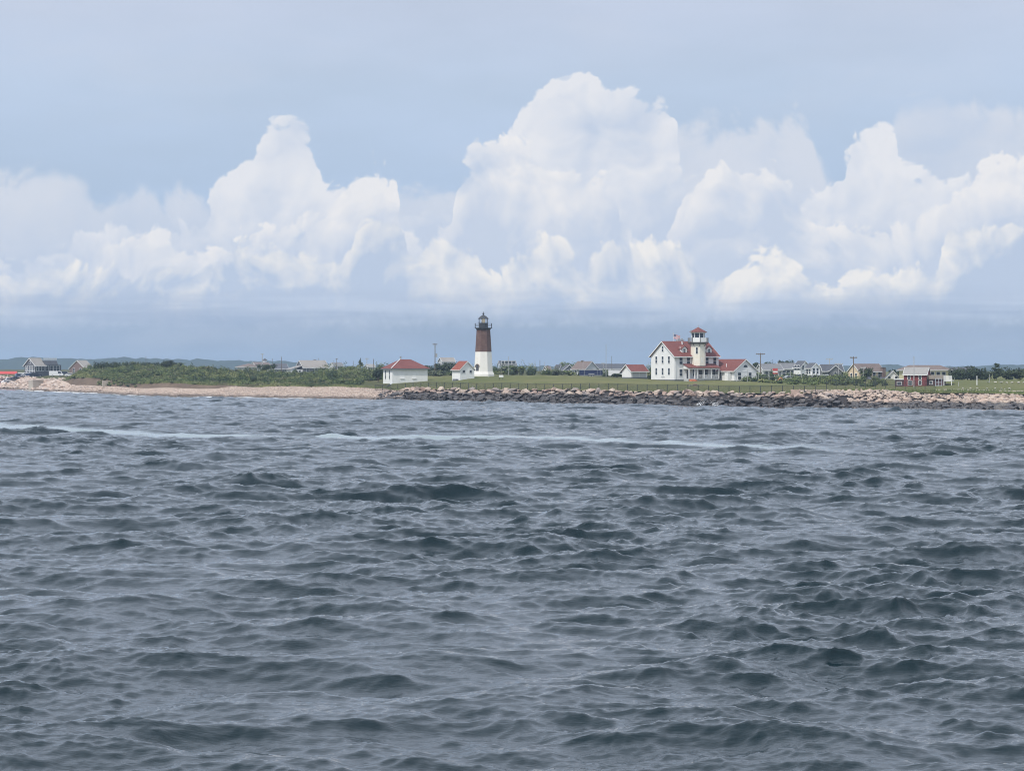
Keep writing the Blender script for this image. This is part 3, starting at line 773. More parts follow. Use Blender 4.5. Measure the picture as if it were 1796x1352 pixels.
def faces(L, W, x0=0.0, y0=0.0):
    return {'F': ((x0, y0 - W / 2), 0.0), 'B': ((x0, y0 + W / 2), math.pi), 'L': ((x0 - L / 2, y0), -math.pi / 2), 'R': ((x0 + L / 2, y0), math.pi / 2)}
def solve(uc, Yc, ul, ur, a):
    """house whose near corner shows at column uc, distance Yc, turned by a: side lengths from the columns of its outer corners"""
    x = ux(uc, Yc); c, s = math.cos(a), math.sin(a); Yc = K * Yc
    k = (ur - 898) / FCAM; L = (k * Yc - x) / (c - k * s)
    k = (ul - 898) / FCAM; W = (x - k * Yc) / (s + k * c)
    return x, L, W
def corner_root(name, label, cat, uc, Yc, ul, ur, adeg, z, group=None):
    """Empty at the centre of the plan; near corner at (-L/2, -W/2)"""
    a = math.radians(adeg); x, L, W = solve(uc, Yc, ul, ur, a)
    cx = x + math.cos(a) * L / 2 - math.sin(a) * W / 2; cy = K * Yc + math.sin(a) * L / 2 + math.cos(a) * W / 2
    return root(name, (cx, cy, z), label, cat, group, a), L, W
# ------------------------------------------------------------------ lighthouse
def lighthouse():
    Y = 400.0; z0 = 6.05
    r = root('lighthouse', (ux(847.8, Y), K * Y, z0), 'octagonal lighthouse, white below and brown above, with black lantern', 'lighthouse', rz=math.radians(4))
    R8 = math.pi / 8
    def rad(z): return 2.86 - (2.86 - 2.0) * z / 13.2
    MB().ring([(3.3, -1.0), (3.25, 0.35), (3.02, 0.95), (rad(1.0) * 1.02, 1.0)], 8, R8).build('foot', M['tower_white'], r)
    lo = MB().ring([(rad(0.98) * 1.0, 0.98), (rad(6.75), 6.75)], 8, R8).build('lower_wall', M['tower_white'], r)
    up = MB().ring([(rad(6.75) + 0.02, 6.751), (rad(12.9) + 0.02, 12.9)], 8, R8).build('upper_wall', M['tower_brown'], r)
    # cornice and gallery
    MB().ring([(1.98, 12.88), (2.2, 13.05), (2.25, 13.25), (2.62, 13.35), (2.62, 13.5)], 8, R8).build('gallery_deck', M['black_iron'], r)
    rl = MB()
    for i in range(8):
        a = R8 + i * math.pi / 4; b = a + math.pi / 4
        p = Vector((2.5 * math.cos(a), 2.5 * math.sin(a), 0)); q = Vector((2.5 * math.cos(b), 2.5 * math.sin(b), 0))
        MB().bar(p + Vector((0, 0, 13.5)), p + Vector((0, 0, 14.75)), 0.055, 6).build('rail_post', M['black_iron'], r)
        for h in (14.0, 14.35, 14.7): rl.bar(p + Vector((0, 0, h)), q + Vector((0, 0, h)), 0.022, 4)
    rl.build('railing', M['black_iron'], r)
    MB().ring([(1.32, 13.5), (1.32, 14.75), (1.4, 14.78), (1.4, 14.86)], 10).build('lantern_base', M['black_iron'], r)
    ln = MB()
    for i in range(10):
        a = i * math.pi / 5
        ln.bar((1.28 * math.cos(a), 1.28 * math.sin(a), 14.86), (1.28 * math.cos(a), 1.28 * math.sin(a), 16.0), 0.05, 5)
    lt = ln.build('lantern_frame', M['black_iron'], r)
    for i in range(10):
        a = i * math.pi / 5; b = a + math.pi / 5; k = 1.26
        MB().prism([(k * math.cos(a), k * math.sin(a), 14.86), (k * math.cos(b), k * math.sin(b), 14.86), (k * math.cos(b), k * math.sin(b), 16.0), (k * math.cos(a), k * math.sin(a), 16.0)],
                   (-0.01 * math.cos(a + 0.31), -0.01 * math.sin(a + 0.31), 0)).build('pane', M['clear_glass'], lt)
    lens = MB().ring([(0.15, 14.8), (0.38, 15.0), (0.52, 15.25), (0.56, 15.45), (0.52, 15.65), (0.38, 15.9), (0.1, 16.05)], 14).build('lens', M['lens'], r, True)
    MB().ring([(0.2, 14.5), (0.2, 14.82)], 8).build('lens_stand', M['brass'], lens)
    rf = MB().ring([(1.52, 15.98), (1.55, 16.06), (1.30, 16.3), (0.85, 16.72), (0.30, 17.05), (0.16, 17.12)], 10).build('lantern_roof', M['black_iron'], r)
    MB().ring([(0.13, 17.1), (0.13, 17.25), (0.27, 17.36), (0.30, 17.5), (0.2, 17.66), (0.05, 17.72), (0.03, 18.1)], 10).build('vent_ball', M['black_iron'], rf)
    # arched door and window on the left-hand face
    a = math.radians(-90 - 45 - 4 + 4); zz = 1.0
    n = Vector((math.cos(a), math.sin(a), 0)); tv = Vector((-n.y, n.x, 0))
    ap = rad(2.5) * math.cos(math.pi / 8)
    c = n * (ap + 0.02)
    pts = [c + tv * x + Vector((0, 0, z)) for (x, z) in ((-0.5, 0.9), (0.5, 0.9), (0.5, 2.5), (0.3, 2.95), (0, 3.1), (-0.3, 2.95), (-0.5, 2.5))]
    d = MB().prism([p + n * 0.1 - n * 0.15 for p in pts], n * 0.1).build('door', M['dark_door'], r)
    hood = MB()
    arc = [(0.72 * math.cos(t), 2.55 + 0.72 * math.sin(t)) for t in np.linspace(-0.1, math.pi + 0.1, 9)]
    for (x1, z1), (x2, z2) in zip(arc[:-1], arc[1:]):
        hood.bar(c + tv * x1 + n * 0.08 + Vector((0, 0, z1)), c + tv * x2 + n * 0.08 + Vector((0, 0, z2)), 0.12, 5)
    hood.build('arch_hood', M['brownstone_trim'], d)
    return r
def brownstone(N, bs):
    pos = N.new('ShaderNodeTexCoord').outputs['Object']
    x, y, z = N.sep(pos)
    ang = N.m('ARCTAN2', y, x)
    br = N.new('ShaderNodeTexBrick'); br.inputs['Scale'].default_value = 1.0
    br.inputs['Color1'].default_value = (0.105, 0.058, 0.050, 1); br.inputs['Color2'].default_value = (0.145, 0.082, 0.068, 1); br.inputs['Mortar'].default_value = (0.058, 0.036, 0.033, 1)
    br.inputs['Mortar Size'].default_value = 0.015; br.inputs['Brick Width'].default_value = 0.9; br.inputs['Row Height'].default_value = 0.4
    N.put(br.inputs['Vector'], N.xyz(N.m('MULTIPLY', ang, 2.3), z, 0.0))
    n = N.noise(N.vm('MULTIPLY', pos, (1, 1, 0.35)), 1.0, 4.0, 0.6)
    N.put(bs.inputs['Base Color'], N.mix(N.sstep(n, 0.4, 0.75, 0, 0.5), br.outputs[0], (0.20, 0.125, 0.095, 1)))
    bs.inputs['Roughness'].default_value = 0.85
M['tower_brown'] = material('brown_painted_stone', brownstone)
M['brownstone_trim'] = material('brownstone_trim', coat((0.24, 0.18, 0.14), 0.85, 0.2))
def clear(N, bs):
    bs.inputs['Base Color'].default_value = (1, 1, 1, 1); bs.inputs['Transmission Weight'].default_value = 1.0
    bs.inputs['Roughness'].default_value = 0.0; bs.inputs['IOR'].default_value = 1.05
M['clear_glass'] = material('lantern_glass', clear)
def lens_m(N, bs):
    bs.inputs['Base Color'].default_value = (0.85, 0.83, 0.72, 1); bs.inputs['Roughness'].default_value = 0.15
    bs.inputs['Emission Color'].default_value = (1.0, 0.92, 0.7, 1); bs.inputs['Emission Strength'].default_value = 0.35
M['lens'] = material('lit_lens', lens_m)
lighthouse()

# ------------------------------------------------------------------ station house with lookout tower
def station():
    r, L, W = corner_root('station_house', 'large white two-storey station house with red roof and lookout tower', 'house', 1183, 368.0, 1142, 1260, 30, 4.97)
    zb, rh = 6.5, 3.65
    gable_wall(r, L, W, zb, rh, 'white_board')
    MB().box(-L / 2 - 0.06, L / 2 + 0.06, -W / 2 - 0.06, W / 2 + 0.06, -1.2, 0.35).build('plinth', M['grey_plinth'], r)
    rf = gable_roof(r, L, W, zb, rh, 'red_roof', 0.55, 0.2)
    F = faces(L, W); x0 = -L / 2
    wl, ww = 0.85, 1.75
    for a in (-W * 0.27, 0, W * 0.27):
        window(r, F['L'], a, 1.55, wl, ww); window(r, F['L'], a, 4.6, wl, ww)
    window(r, F['L'], 0, 7.6, 0.8, 1.4)
    MB().box(-L / 2 - 0.05, -L / 2, -0.9, 0.6, 0.85, 1.0).build('vent', M['grey_plinth'], r)
    for s in (2.0, 4.35, 10.15, 12.6): window(r, F['F'], x0 + s, 4.3, 0.95, 1.75)
    for s in (2.0, 6.2, 9.9, 12.3): window(r, F['F'], x0 + s, 1.25, 0.95, 1.75)
    door(r, F['F'], x0 + 4.2, 0.6, 1.0, 2.2); door(r, F['F'], x0 + 8.1, 0.6, 1.1, 2.2)
    for e in (-1, 1):
        MB().box(e * (L / 2) - 0.12 * (e > 0) - 0.04, e * (L / 2) + 0.12 * (e < 0) + 0.04, -W / 2 - 0.04, -W / 2 + 0.1, 0.3, zb - 0.35).build('corner_board', M['white_trim'], r)
    # porch
    pd = 2.45; a, b = x0 + 2.8, x0 + 12.3
    pz = 0.55
    MB().box(a, b, -W / 2 - pd, -W / 2 - 0.07, pz - 0.2, pz).box(a, b, -W / 2 - pd + 0.2, -W / 2 - 0.07, -1.0, pz - 0.2).build('porch_floor', M['pale_wall'], r)
    pr = MB().prism([(a - 0.25, -W / 2 - 0.01, 4.25), (a - 0.25, -W / 2 - pd - 0.35, 3.32), (a - 0.25, -W / 2 - pd - 0.35, 3.5), (a - 0.25, -W / 2 - 0.01, 4.45)], (b - a + 0.5, 0, 0)).build('porch_roof', M['red_roof'], r)
    for e, x in ((-1, a), (1, b)):
        MB().prism([(x - 0.06, -W / 2 - 0.02, 3.1), (x - 0.06, -W / 2 - 0.02, 4.2), (x - 0.06, -W / 2 - pd - 0.1, 3.36), (x - 0.06, -W / 2 - pd - 0.1, 3.1)], (0.12, 0, 0)).build('porch_gable', M['white_trim'], pr)
    MB().box(a - 0.06, b + 0.06, -W / 2 - pd - 0.13, -W / 2 - pd + 0.1, 3.0, 3.34).build('beam', M['white_trim'], pr)
    for s in (2.9, 4.7, 5.5, 7.6, 9.9, 12.2):
        MB().box(x0 + s - 0.11, x0 + s + 0.11, -W / 2 - pd - 0.1, -W / 2 - pd + 0.12, pz, 3.0).build('porch_post', M['white_trim'], r)
    rl = MB()
    for s1, s2 in ((5.5, 7.6), (7.6, 9.9), (9.9, 12.2)):
        for h in (0.25, 0.95): rl.box(x0 + s1 + 0.12, x0 + s2 - 0.12, -W / 2 - pd - 0.03, -W / 2 - pd + 0.03, pz + h, pz + h + 0.07)
        k = s1 + 0.3
        while k < s2 - 0.15:
            rl.box(x0 + k - 0.02, x0 + k + 0.02, -W / 2 - pd - 0.02, -W / 2 - pd + 0.02, pz + 0.32, pz + 0.95); k += 0.22
    rl.build('porch_railing', M['white_trim'], r)
    for i in range(3):
        MB().box(x0 + 2.95, x0 + 4.65, -W / 2 - pd - 0.42 * (i + 1), -W / 2 - pd - 0.42 * i - 0.002, -1.0, 0.42 - 0.17 * i).build('step', M['orange_step'], r)
    # dormers
    for s in (3.75, 11.5):
        d = MB(); xx = x0 + s; y1 = -W / 2 + 1.0; w = 0.82; z1, z2, z3 = 6.9, 8.35, 9.0
        d.prism([(xx - w, y1, z1), (xx + w, y1, z1), (xx + w, y1, z2), (xx, y1, z3), (xx - w, y1, z2)], (0, 2.4, 0))
        dm = d.build('dormer', M['white_board'], r)
        f, p = win_mesh(0.7, 1.05); o = share('window', f, dm, (xx, y1, z1 + 0.32))
        p2 = share('pane', p, dm, (xx, y1, z1 + 0.32))
        for e in (-1, 1):
            pp = [(xx, y1 - 0.2, z3 + 0.02), (xx + e * (w + 0.25), y1 - 0.2, z2 - 0.18), (xx + e * (w + 0.25), y1 - 0.2, z2 - 0.04), (xx, y1 - 0.2, z3 + 0.16)]
            MB().prism(pp if e < 0 else pp[::-1], (0, 2.9, 0)).build('dormer_roof', M['red_roof'], dm)
    # lookout tower
    tx, ty = x0 + 7.15, -W / 2 - 0.35; R8 = math.pi / 8
    tw = root_child('lookout_tower', r, (tx, ty, 0))
    shaft = MB().ring([(2.02, 3.9), (1.95, 9.7)], 8, R8).build('shaft', M['cream_board'], tw)
    def facet_window(i, z, w, h, rr=1.97):
        an = i * math.pi / 4; ap = rr * math.cos(math.pi / 8)
        window(tw, ((ap * math.cos(an), ap * math.sin(an)), an + math.pi / 2), 0, z, w, h)
    facet_window(-2, 5.0, 0.42, 0.9); facet_window(-1, 5.0, 0.42, 0.9)
    facet_window(-3, 7.1, 0.5, 1.55); facet_window(-1, 7.1, 0.5, 1.55)
    MB().ring([(2.0, 9.55), (2.2, 9.75), (2.78, 9.92), (2.78, 10.06)], 8, R8).build('gallery_deck', M['grey_plinth'], tw)
    for i in range(8):
        an = R8 + i * math.pi / 4
        MB().bar((1.9 * math.cos(an), 1.9 * math.sin(an), 9.0), (2.6 * math.cos(an), 2.6 * math.sin(an), 9.9), 0.09, 5).build('bracket', M['grey_plinth'], tw)
        p = Vector((2.66 * math.cos(an), 2.66 * math.sin(an), 0)); bn = an + math.pi / 4; q = Vector((2.66 * math.cos(bn), 2.66 * math.sin(bn), 0))
        MB().bar(p + Vector((0, 0, 10.06)), p + Vector((0, 0, 11.2)), 0.075, 6).build('rail_post', M['black_iron'], tw)
        if i in (4, 5):
            e = (q - p).normalized(); nn = Vector((e.y, -e.x, 0)) * 0.05
            MB().prism([p + e * 0.1 + Vector((0, 0, 10.1)), q - e * 0.1 + Vector((0, 0, 10.1)), q - e * 0.1 + Vector((0, 0, 11.15)), p + e * 0.1 + Vector((0, 0, 11.15))], nn).build('white_panel', M['white_trim'], tw)
        else:
            g = MB()
            for h in (10.3, 10.6, 10.9, 11.15): g.bar(p + Vector((0, 0, h)), q + Vector((0, 0, h)), 0.03, 4)
            for k in range(1, 12): g.bar(p.lerp(q, k / 12) + Vector((0, 0, 10.1)), p.lerp(q, k / 12) + Vector((0, 0, 11.15)), 0.018, 4)
            g.build('railing', M['galvanised'], tw)
    MB().ring([(1.72, 10.06), (1.72, 11.2)], 8, R8).build('cab_wall', M['white_board'], tw)
    for i in range(8):
        an = R8 + i * math.pi / 4
        MB().bar((1.66 * math.cos(an), 1.66 * math.sin(an), 11.2), (1.66 * math.cos(an), 1.66 * math.sin(an), 12.45), 0.12, 6).build('mullion', M['white_trim'], tw)
        bn = an + math.pi / 4; k = 1.6
        MB().prism([(k * math.cos(an), k * math.sin(an), 11.2), (k * math.cos(bn), k * math.sin(bn), 11.2), (k * math.cos(bn), k * math.sin(bn), 12.45), (k * math.cos(an), k * math.sin(an), 12.45)],
                   (-0.02 * math.cos(an + 0.39), -0.02 * math.sin(an + 0.39), 0)).build('pane', M['glass'], tw)
    MB().ring([(2.1, 12.42), (2.25, 12.5), (2.25, 12.62)], 8, R8).build('eaves', M['white_trim'], tw)
    MB().ring([(2.33, 12.62), (2.33, 12.72), (0.12, 13.9)], 8, R8).build('tower_roof', M['red_roof'], tw)
    MB().ring([(0.16, 13.85), (0.1, 14.1), (0.13, 14.2), (0.03, 14.45)], 6).build('finial', M['galvanised'], tw)
    MB().bar((-2.62, -0.6, 10.06), (-2.62, -0.6, 13.2), 0.05, 5).box(-2.95, -2.62, -0.75, -0.45, 12.6, 13.0).build('antenna', M['galvanised'], tw)
    # chimney and vents behind the ridge
    ch = MB().box(-1.2, 0.6, 1.3, 2.3, 8.8, 10.55).build('chimney', M['white_stucco'], r)
    MB().box(-1.3, 0.7, 1.2, 2.4, 10.55, 10.7).box(-1.0, -0.6, 1.5, 1.9, 10.7, 11.1).box(0.0, 0.4, 1.5, 1.9, 10.7, 11.1).build('chimney_cap', M['galvanised'], ch)
    MB().box(-4.6, -3.4, 1.0, 1.8, 8.9, 10.35).build('chimney', M['white_stucco'], r)
    MB().ring([(0.16, 7.2), (0.16, 8.55), (0.24, 8.6), (0.24, 8.75)], 8, cx=x0 + 2.9, cy=-W / 2 + 1.6).build('vent_pipe', M['white_trim'], r)
    MB().ring([(0.2, 8.6), (0.2, 10.0), (0.28, 10.05), (0.28, 10.2)], 8, cx=x0 + 5.3, cy=-1.2).build('vent_pipe', M['white_trim'], r)
    MB().ring([(0.06, 0.4), (0.06, 6.2)], 6, cx=x0 + 0.4, cy=-W / 2 - 0.08).build('downpipe', M['white_trim'], r)
    return r
def root_child(name, parent, loc):
    o = bpy.data.objects.new(name, None); COL.objects.link(o); o.parent = parent; o.location = loc; o.empty_display_size = 0.3
    return o
station()

def annex():
    r, L, W = corner_root('annex_building', 'low white annex with red roof and fan vent in its gable', 'building', 1288, 368.0, 1243, 1327, 30, 4.75)
    zb, rh = 2.95, 2.75
    gable_wall(r, W, L, zb, rh, 'white_board', turn=math.pi / 2)
    MB().box(-L / 2 - 0.05, L / 2 + 0.05, -W / 2 - 0.05, W / 2 + 0.05, -1.2, 0.3).build('plinth', M['grey_plinth'], r)
    gable_roof(r, W, L, zb, rh, 'red_roof', 0.45, 0.18, turn=math.pi / 2)
    F = faces(L, W)
    window(r, F['F'], -L * 0.27, 0.6, 0.95, 1.75); window(r, F['F'], L * 0.2, 0.6, 0.95, 1.75)
    fan = MB(); pts = [(0.62 * math.cos(t), -W / 2 - 0.04, 3.75 + 0.62 * math.sin(t)) for t in np.linspace(0, math.pi, 9)]
    fan.prism(pts, (0, 0.05, 0)); fan.build('fan_vent', M['glass'], r)
    MB().box(-L / 2, L / 2, -W / 2 - 0.05, -W / 2 - 0.002, 2.62, 2.9).build('frieze_board', M['white_trim'], r)
    window(r, F['L'], -W * 0.05, 0.8, 0.8, 1.6); door(r, F['L'], W * 0.18, 0.3, 1.0, 2.1); window(r, F['L'], W * 0.36, 0.8, 0.8, 1.6)
    MB().box(-L / 2 - 1.1, -L / 2 - 0.06, -W * 0.38, -W * 0.26, 0.0, 2.3).build('added_wall_stub', M['white_stucco'], r)  # added stub wall, standing in for a brightly lit stretch of the side wall
    MB().ring([(0.09, 3.0), (0.09, 4.7)], 6, cx=-L / 2 + 0.9, cy=-1.0).build('vent_pipe', M['white_trim'], r)
annex()

def garage():
    r, L, W = corner_root('garage', 'small low white garage with red roof left of the station house', 'garage', 1107, 384.0, 1091, 1135, 30, 5.05)
    zb, rh = 2.5, 1.5
    gable_wall(r, L, W, zb, rh, 'white_board')
    MB().box(-L / 2 - 0.05, L / 2 + 0.05, -W / 2 - 0.05, W / 2 + 0.05, -1.2, 0.75).build('plinth', M['grey_plinth'], r)  # dark grey band around the foot of the walls
    gable_roof(r, L, W, zb, rh, 'red_roof', 0.5, 0.16)
    F = faces(L, W)
    for a in (-L * 0.22, L * 0.22): MB().box(-1.05, 1.05, -0.03, 0.02, 0.0, 2.0).build('garage_door', M['pale_wall'], r, loc=(a, -W / 2, 0.2))
garage()

def fog_house():
    r, L, W = corner_root('fog_signal_house', 'white block building with red hipped roof behind the cobble beach', 'building', 688, 402.0, 672, 750, 24, 3.8)
    zb = 4.15
    MB().box(-L / 2, L / 2, -W / 2, W / 2, -1.8, zb).build('wall', M['white_stucco'], r)
    hip_roof(r, L, W, zb, 2.75, 'red_roof', 0.55, 0.2, ridge=3.2)
    F = faces(L, W)
    window(r, F['L'], -W * 0.22, 1.3, 0.75, 2.5); window(r, F['L'], W * 0.2, 1.3, 0.75, 2.5)
    for a in (-L * 0.22, L * 0.12):
        w = MB().box(-0.62, 0.62, -0.16, -0.002, 1.35, 1.6).build('sill', M['white_trim'], r, loc=(a, -W / 2, 0))
        MB().box(-0.55, 0.55, -0.02, 0.01, 1.6, 3.0).build('blocked_window', M['white_trim'], r, loc=(a, -W / 2, 0))
    MB().box(-L / 2 - 0.03, L / 2 + 0.03, -W / 2 - 0.03, W / 2 + 0.03, -1.8, -0.35).build('plinth', M['concrete'], r)
    MB().ring([(0.22, 6.3), (0.22, 7.6), (0.3, 7.62), (0.3, 7.75)], 8, cx=-1.4, cy=0.1).build('vent_pipe', M['galvanised'], r)
    b = MB()
    for e in (-1,):
        hx, hy = L / 2 + 0.55, W / 2 + 0.55
        b.bar((-hx, -hy, zb + 0.25), (-1.6, 0, zb + 2.8), 0.11, 5)
    b.build('hip_cap', M['white_trim'], r)
    return r
fog_house()

def oil_house():
    r, L, W = corner_root('oil_house', 'little white gabled shed with red roof beside the lighthouse', 'shed', 807, 390.0, 793, 832, 32, 4.55)
    zb, rh = 3.35, 2.15
    gable_wall(r, W, L, zb, rh, 'white_stucco', turn=math.pi / 2)
    gable_roof(r, W, L, zb, rh, 'orange_roof', 0.32, 0.14, turn=math.pi / 2)
    F = faces(L, W)
    for a in (-L * 0.24, L * 0.24): window(r, F['F'], a, 2.45, 0.6, 0.6, 'pole_grey')
    MB().box(-L / 2 - 0.9, -L / 2 - 0.02, -W * 0.3, W * 0.1, -0.5, 0.7).build('step', M['grey_plinth'], r)
    MB().box(-0.05, 0.05, -W / 2 - 0.4, -W / 2 - 0.1, zb + 1.7, zb + 1.95).build('beam_end', M['white_trim'], r)
oil_house()

# ------------------------------------------------------------------ flag behind the station house
def flag_cloth(N, bs):
    x, y, z = N.sep(N.new('ShaderNodeTexCoord').outputs['UV'])
    st = N.m('GREATER_THAN', N.m('FRACT', N.m('MULTIPLY', y, 6.5)), 0.4999)
    c = N.mix(st, (0.50, 0.03, 0.045, 1), (0.75, 0.75, 0.75, 1))
    ca = N.m('MULTIPLY', N.m('LESS_THAN', x, 0.4), N.m('GREATER_THAN', y, 0.4615))
    sx = N.m('SUBTRACT', N.m('FRACT', N.m('MULTIPLY', x, 15.0)), 0.5); sy = N.m('SUBTRACT', N.m('FRACT', N.m('MULTIPLY', y, 16.7)), 0.5)
    star = N.m('LESS_THAN', N.m('ADD', N.m('MULTIPLY', sx, sx), N.m('MULTIPLY', sy, sy)), 0.06)
    c = N.mix(ca, c, N.mix(star, (0.02, 0.03, 0.12, 1), (0.75, 0.75, 0.75, 1)))
    N.put(bs.inputs['Base Color'], c); bs.inputs['Roughness'].default_value = 0.8
M['flag'] = material('flag_cloth', flag_cloth)
def flag():
    Y = 392.0; X = ux(1181, Y); zt = vz(585.5, Y)
    p = root('flagpole', (X, K * Y, gz(X, Y)), 'slender flagpole rising behind the red roof, topped by a ball', 'flagpole')
    h = zt - p.location.z
    MB().bar((0, 0, 0), (0, 0, h), 0.07, 8, 0.045).build('pole', M['white_trim'], p)
    MB().ring([(0.02, h - 0.02), (0.1, h + 0.06), (0.1, h + 0.14), (0.02, h + 0.2)], 8).build('ball', M['brass'], p)
    n, m_ = 14, 8; vs = []; uv = []
    w, hh = 2.1, 1.25
    for j in range(m_):
        for i in range(n):
            s, t = i / (n - 1), j / (m_ - 1)
            vs.append((s * w * 0.86, 0.16 * math.sin(s * 7.5 + t) * s, zt - 0.15 - hh * (1 - t) - 0.45 * s * s + 0.05 * math.sin(s * 8))); uv.append((s, t))
    fs = [(j * n + i, j * n + i + 1, (j + 1) * n + i + 1, (j + 1) * n + i) for j in range(m_ - 1) for i in range(n - 1)]
    me = bpy.data.meshes.new('flag'); me.from_pydata(vs, [], fs); me.materials.append(M['flag'])
    ul = me.uv_layers.new(name='UVMap')
    for l in me.loops: ul.data[l.index].uv = uv[l.vertex_index]
    o = bpy.data.objects.new('flag', me); COL.objects.link(o); o.location = (X + 0.08, K * Y, 0)
    tag(o, 'flag with stripes and starred blue corner flying above the red roof', 'flag')
flag()
# ------------------------------------------------------------------ houses behind the shore
def house(label, uc, Y, ul, ur, adeg, vb, ve, vr, roof, wall, axis='x', hip=False, name='house', rows=None, trim='white_trim', over=0.4, chimney=None, cat='house', zbase=None):
    z = vz(vb, Y) if zbase is None else zbase
    r, L, W = corner_root(name, label, cat, uc, Y, ul, ur, adeg, z)
    zb, rh = vz(ve, Y) - z, vz(vr, Y) - vz(ve, Y)
    z0 = min(-0.5, ground_z(r.location.x, r.location.y) - z - 0.6)
    if hip:
        MB().box(-L / 2, L / 2, -W / 2, W / 2, z0, zb).build('wall', M[wall], r); hip_roof(r, L, W, zb, rh, roof, over + 0.2, 0.2, fascia='white_trim')
    elif axis == 'x':
        gable_wall(r, L, W, zb, rh, wall, z0=z0); gable_roof(r, L, W, zb, rh, roof, over, 0.16, trim)
    else:
        gable_wall(r, W, L, zb, rh, wall, z0=z0, turn=math.pi / 2); gable_roof(r, W, L, zb, rh, roof, over, 0.16, trim, turn=math.pi / 2)
    F = faces(L, W)
    for (fc, z1, n, w, h) in (rows or [('F', zb - 2.2, 3, 0.9, 1.5), ('L', zb - 2.2, 2, 0.9, 1.5)]):
        if z1 < -0.2: z1 = 0.4
        span = L if fc in 'FB' else W
        for k in range(n): window(r, F[fc], ((k + 0.5) / n - 0.5) * span * 0.86, z1, min(w, span * 0.7 / n), h)
    if chimney:
        cx, cy, ch = chimney
        c = MB().box(cx * L / 2 - 0.35, cx * L / 2 + 0.35, cy * W / 2 - 0.3, cy * W / 2 + 0.3, zb * 0.6, zb + rh + ch).build('chimney', M['brownstone_trim'], r)
        MB().box(cx * L / 2 - 0.42, cx * L / 2 + 0.42, cy * W / 2 - 0.37, cy * W / 2 + 0.37, zb + rh + ch, zb + rh + ch + 0.15).build('cap', M['grey_plinth'], c)
    return r, L, W, zb, rh

# left: shingled house with flat-topped wing and sun deck
r, L, W, zb, rh = house('grey shingled beach house with white trim and flat-topped wing', 62, 560.0, 43, 79, 48, 658, 640.5, 628.3, 'taupe_roof', 'dark_shingle_wall',
                        rows=[('F', 1.7, 3, 1.0, 2.0), ('L', 1.7, 4, 0.9, 2.0)], over=0.6)
wx0, wx1 = L / 2, L / 2 + 8.2
window(r, faces(L, W)['L'], 0, zb + 0.7, 0.9, 0.9)
MB().box(wx0 + 0.02, wx1, -W / 2 + 0.3, W / 2 + 1.2, -0.6, zb + 0.1).build('wing_wall', M['dark_shingle_wall'], r)
MB().prism([(wx0 + 0.02, -W / 2 - 0.1, zb + 0.12), (wx0 + 0.02, -W / 2 + 0.9, zb + 1.75), (wx0 + 0.02, W / 2 + 0.6, zb + 1.75), (wx0 + 0.02, W / 2 + 1.6, zb + 0.12)], (6.4, 0, 0)).build('wing_roof', M['dark_roof'], r)
pr = MB()
for k in range(16): pr.box(wx0 + 0.2 + k * 0.41, wx0 + 0.3 + k * 0.41, -W / 2 + 0.95, -W / 2 + 1.05, zb + 1.75, zb + 2.75)
pr.box(wx0 + 0.1, wx0 + 6.5, -W / 2 + 0.9, -W / 2 + 1.1, zb + 2.75, zb + 2.9).box(wx0 + 0.1, wx0 + 6.5, -W / 2 + 0.94, -W / 2 + 1.06, zb + 2.1, zb + 2.6).build('roof_railing', M['white_trim'], r)
for a in (1.3, 3.4, 5.2, 6.6): window(r, ((wx0, -W / 2 + 0.3), 0.0), a, 1.6, 1.3, 2.1)
dk = MB().box(-L / 2 - 4.2, -L / 2 - 0.05, -W / 2, W / 2, 0.7, 0.95)
for k in range(4):
    x = -L / 2 - 4.1 + k * 1.3; dk.box(x - 0.07, x + 0.07, -W / 2, -W / 2 + 0.14, -0.6, 2.1 + (1.2 if k == 0 else 0))
dk.box(-L / 2 - 4.2, -L / 2 - 0.05, -W / 2 + 0.03, -W / 2 + 0.11, 1.9, 2.0).build('sun_deck', M['white_trim'], r)

house('brown gabled cottage half hidden behind the green mound', 149, 600.0, 122, 164, 44, 658, 646, 632.3, 'taupe_roof', 'brown_shingle_wall', rows=[('L', 0.9, 2, 1.2, 2.0), ('F', 0.9, 2, 1.0, 1.5)])
house('low pale cottage with brown hipped roof above the scrub', 430, 640.0, 415, 457, 25, 656, 644, 637.5, 'brown_roof', 'pale_wall', hip=True, rows=[('F', 0.9, 2, 1.0, 1.6), ('L', 0.9, 1, 1.2, 1.6)])
r, L, W, zb, rh = house('far house with reddish roof carrying a small cupola', 448, 720.0, 440, 474, 18, 656, 640.5, 635.5, 'brown_roof', 'pale_wall')
cu = MB().ring([(1.0, zb + rh - 0.5), (1.0, zb + rh + 1.0)], 6, cx=2.2).build('cupola', M['white_trim'], r)
MB().ring([(1.5, zb + rh + 1.0), (1.5, zb + rh + 1.1), (0.1, zb + rh + 2.0)], 6, cx=2.2).build('cupola_roof', M['dark_roof'], cu)
house('long far house with dark roof between two cottages', 482, 700.0, 474, 506, 15, 657, 647, 638.3, 'dark_roof', 'grey_shingle_wall')
r, L, W, zb, rh = house('wide cottage with big taupe roof and white porch', 532, 620.0, 519, 576, 22, 656, 644.5, 632.3, 'taupe_roof', 'grey_shingle_wall', rows=[('F', 0.9, 4, 1.0, 1.6)], chimney=(0.3, 0.2, 0.3))
MB().box(-L / 2 - 5.2, -L / 2 - 0.05, -W * 0.42, W * 0.3, -0.8, 1.9).build('porch_wall', M['white_board'], r)
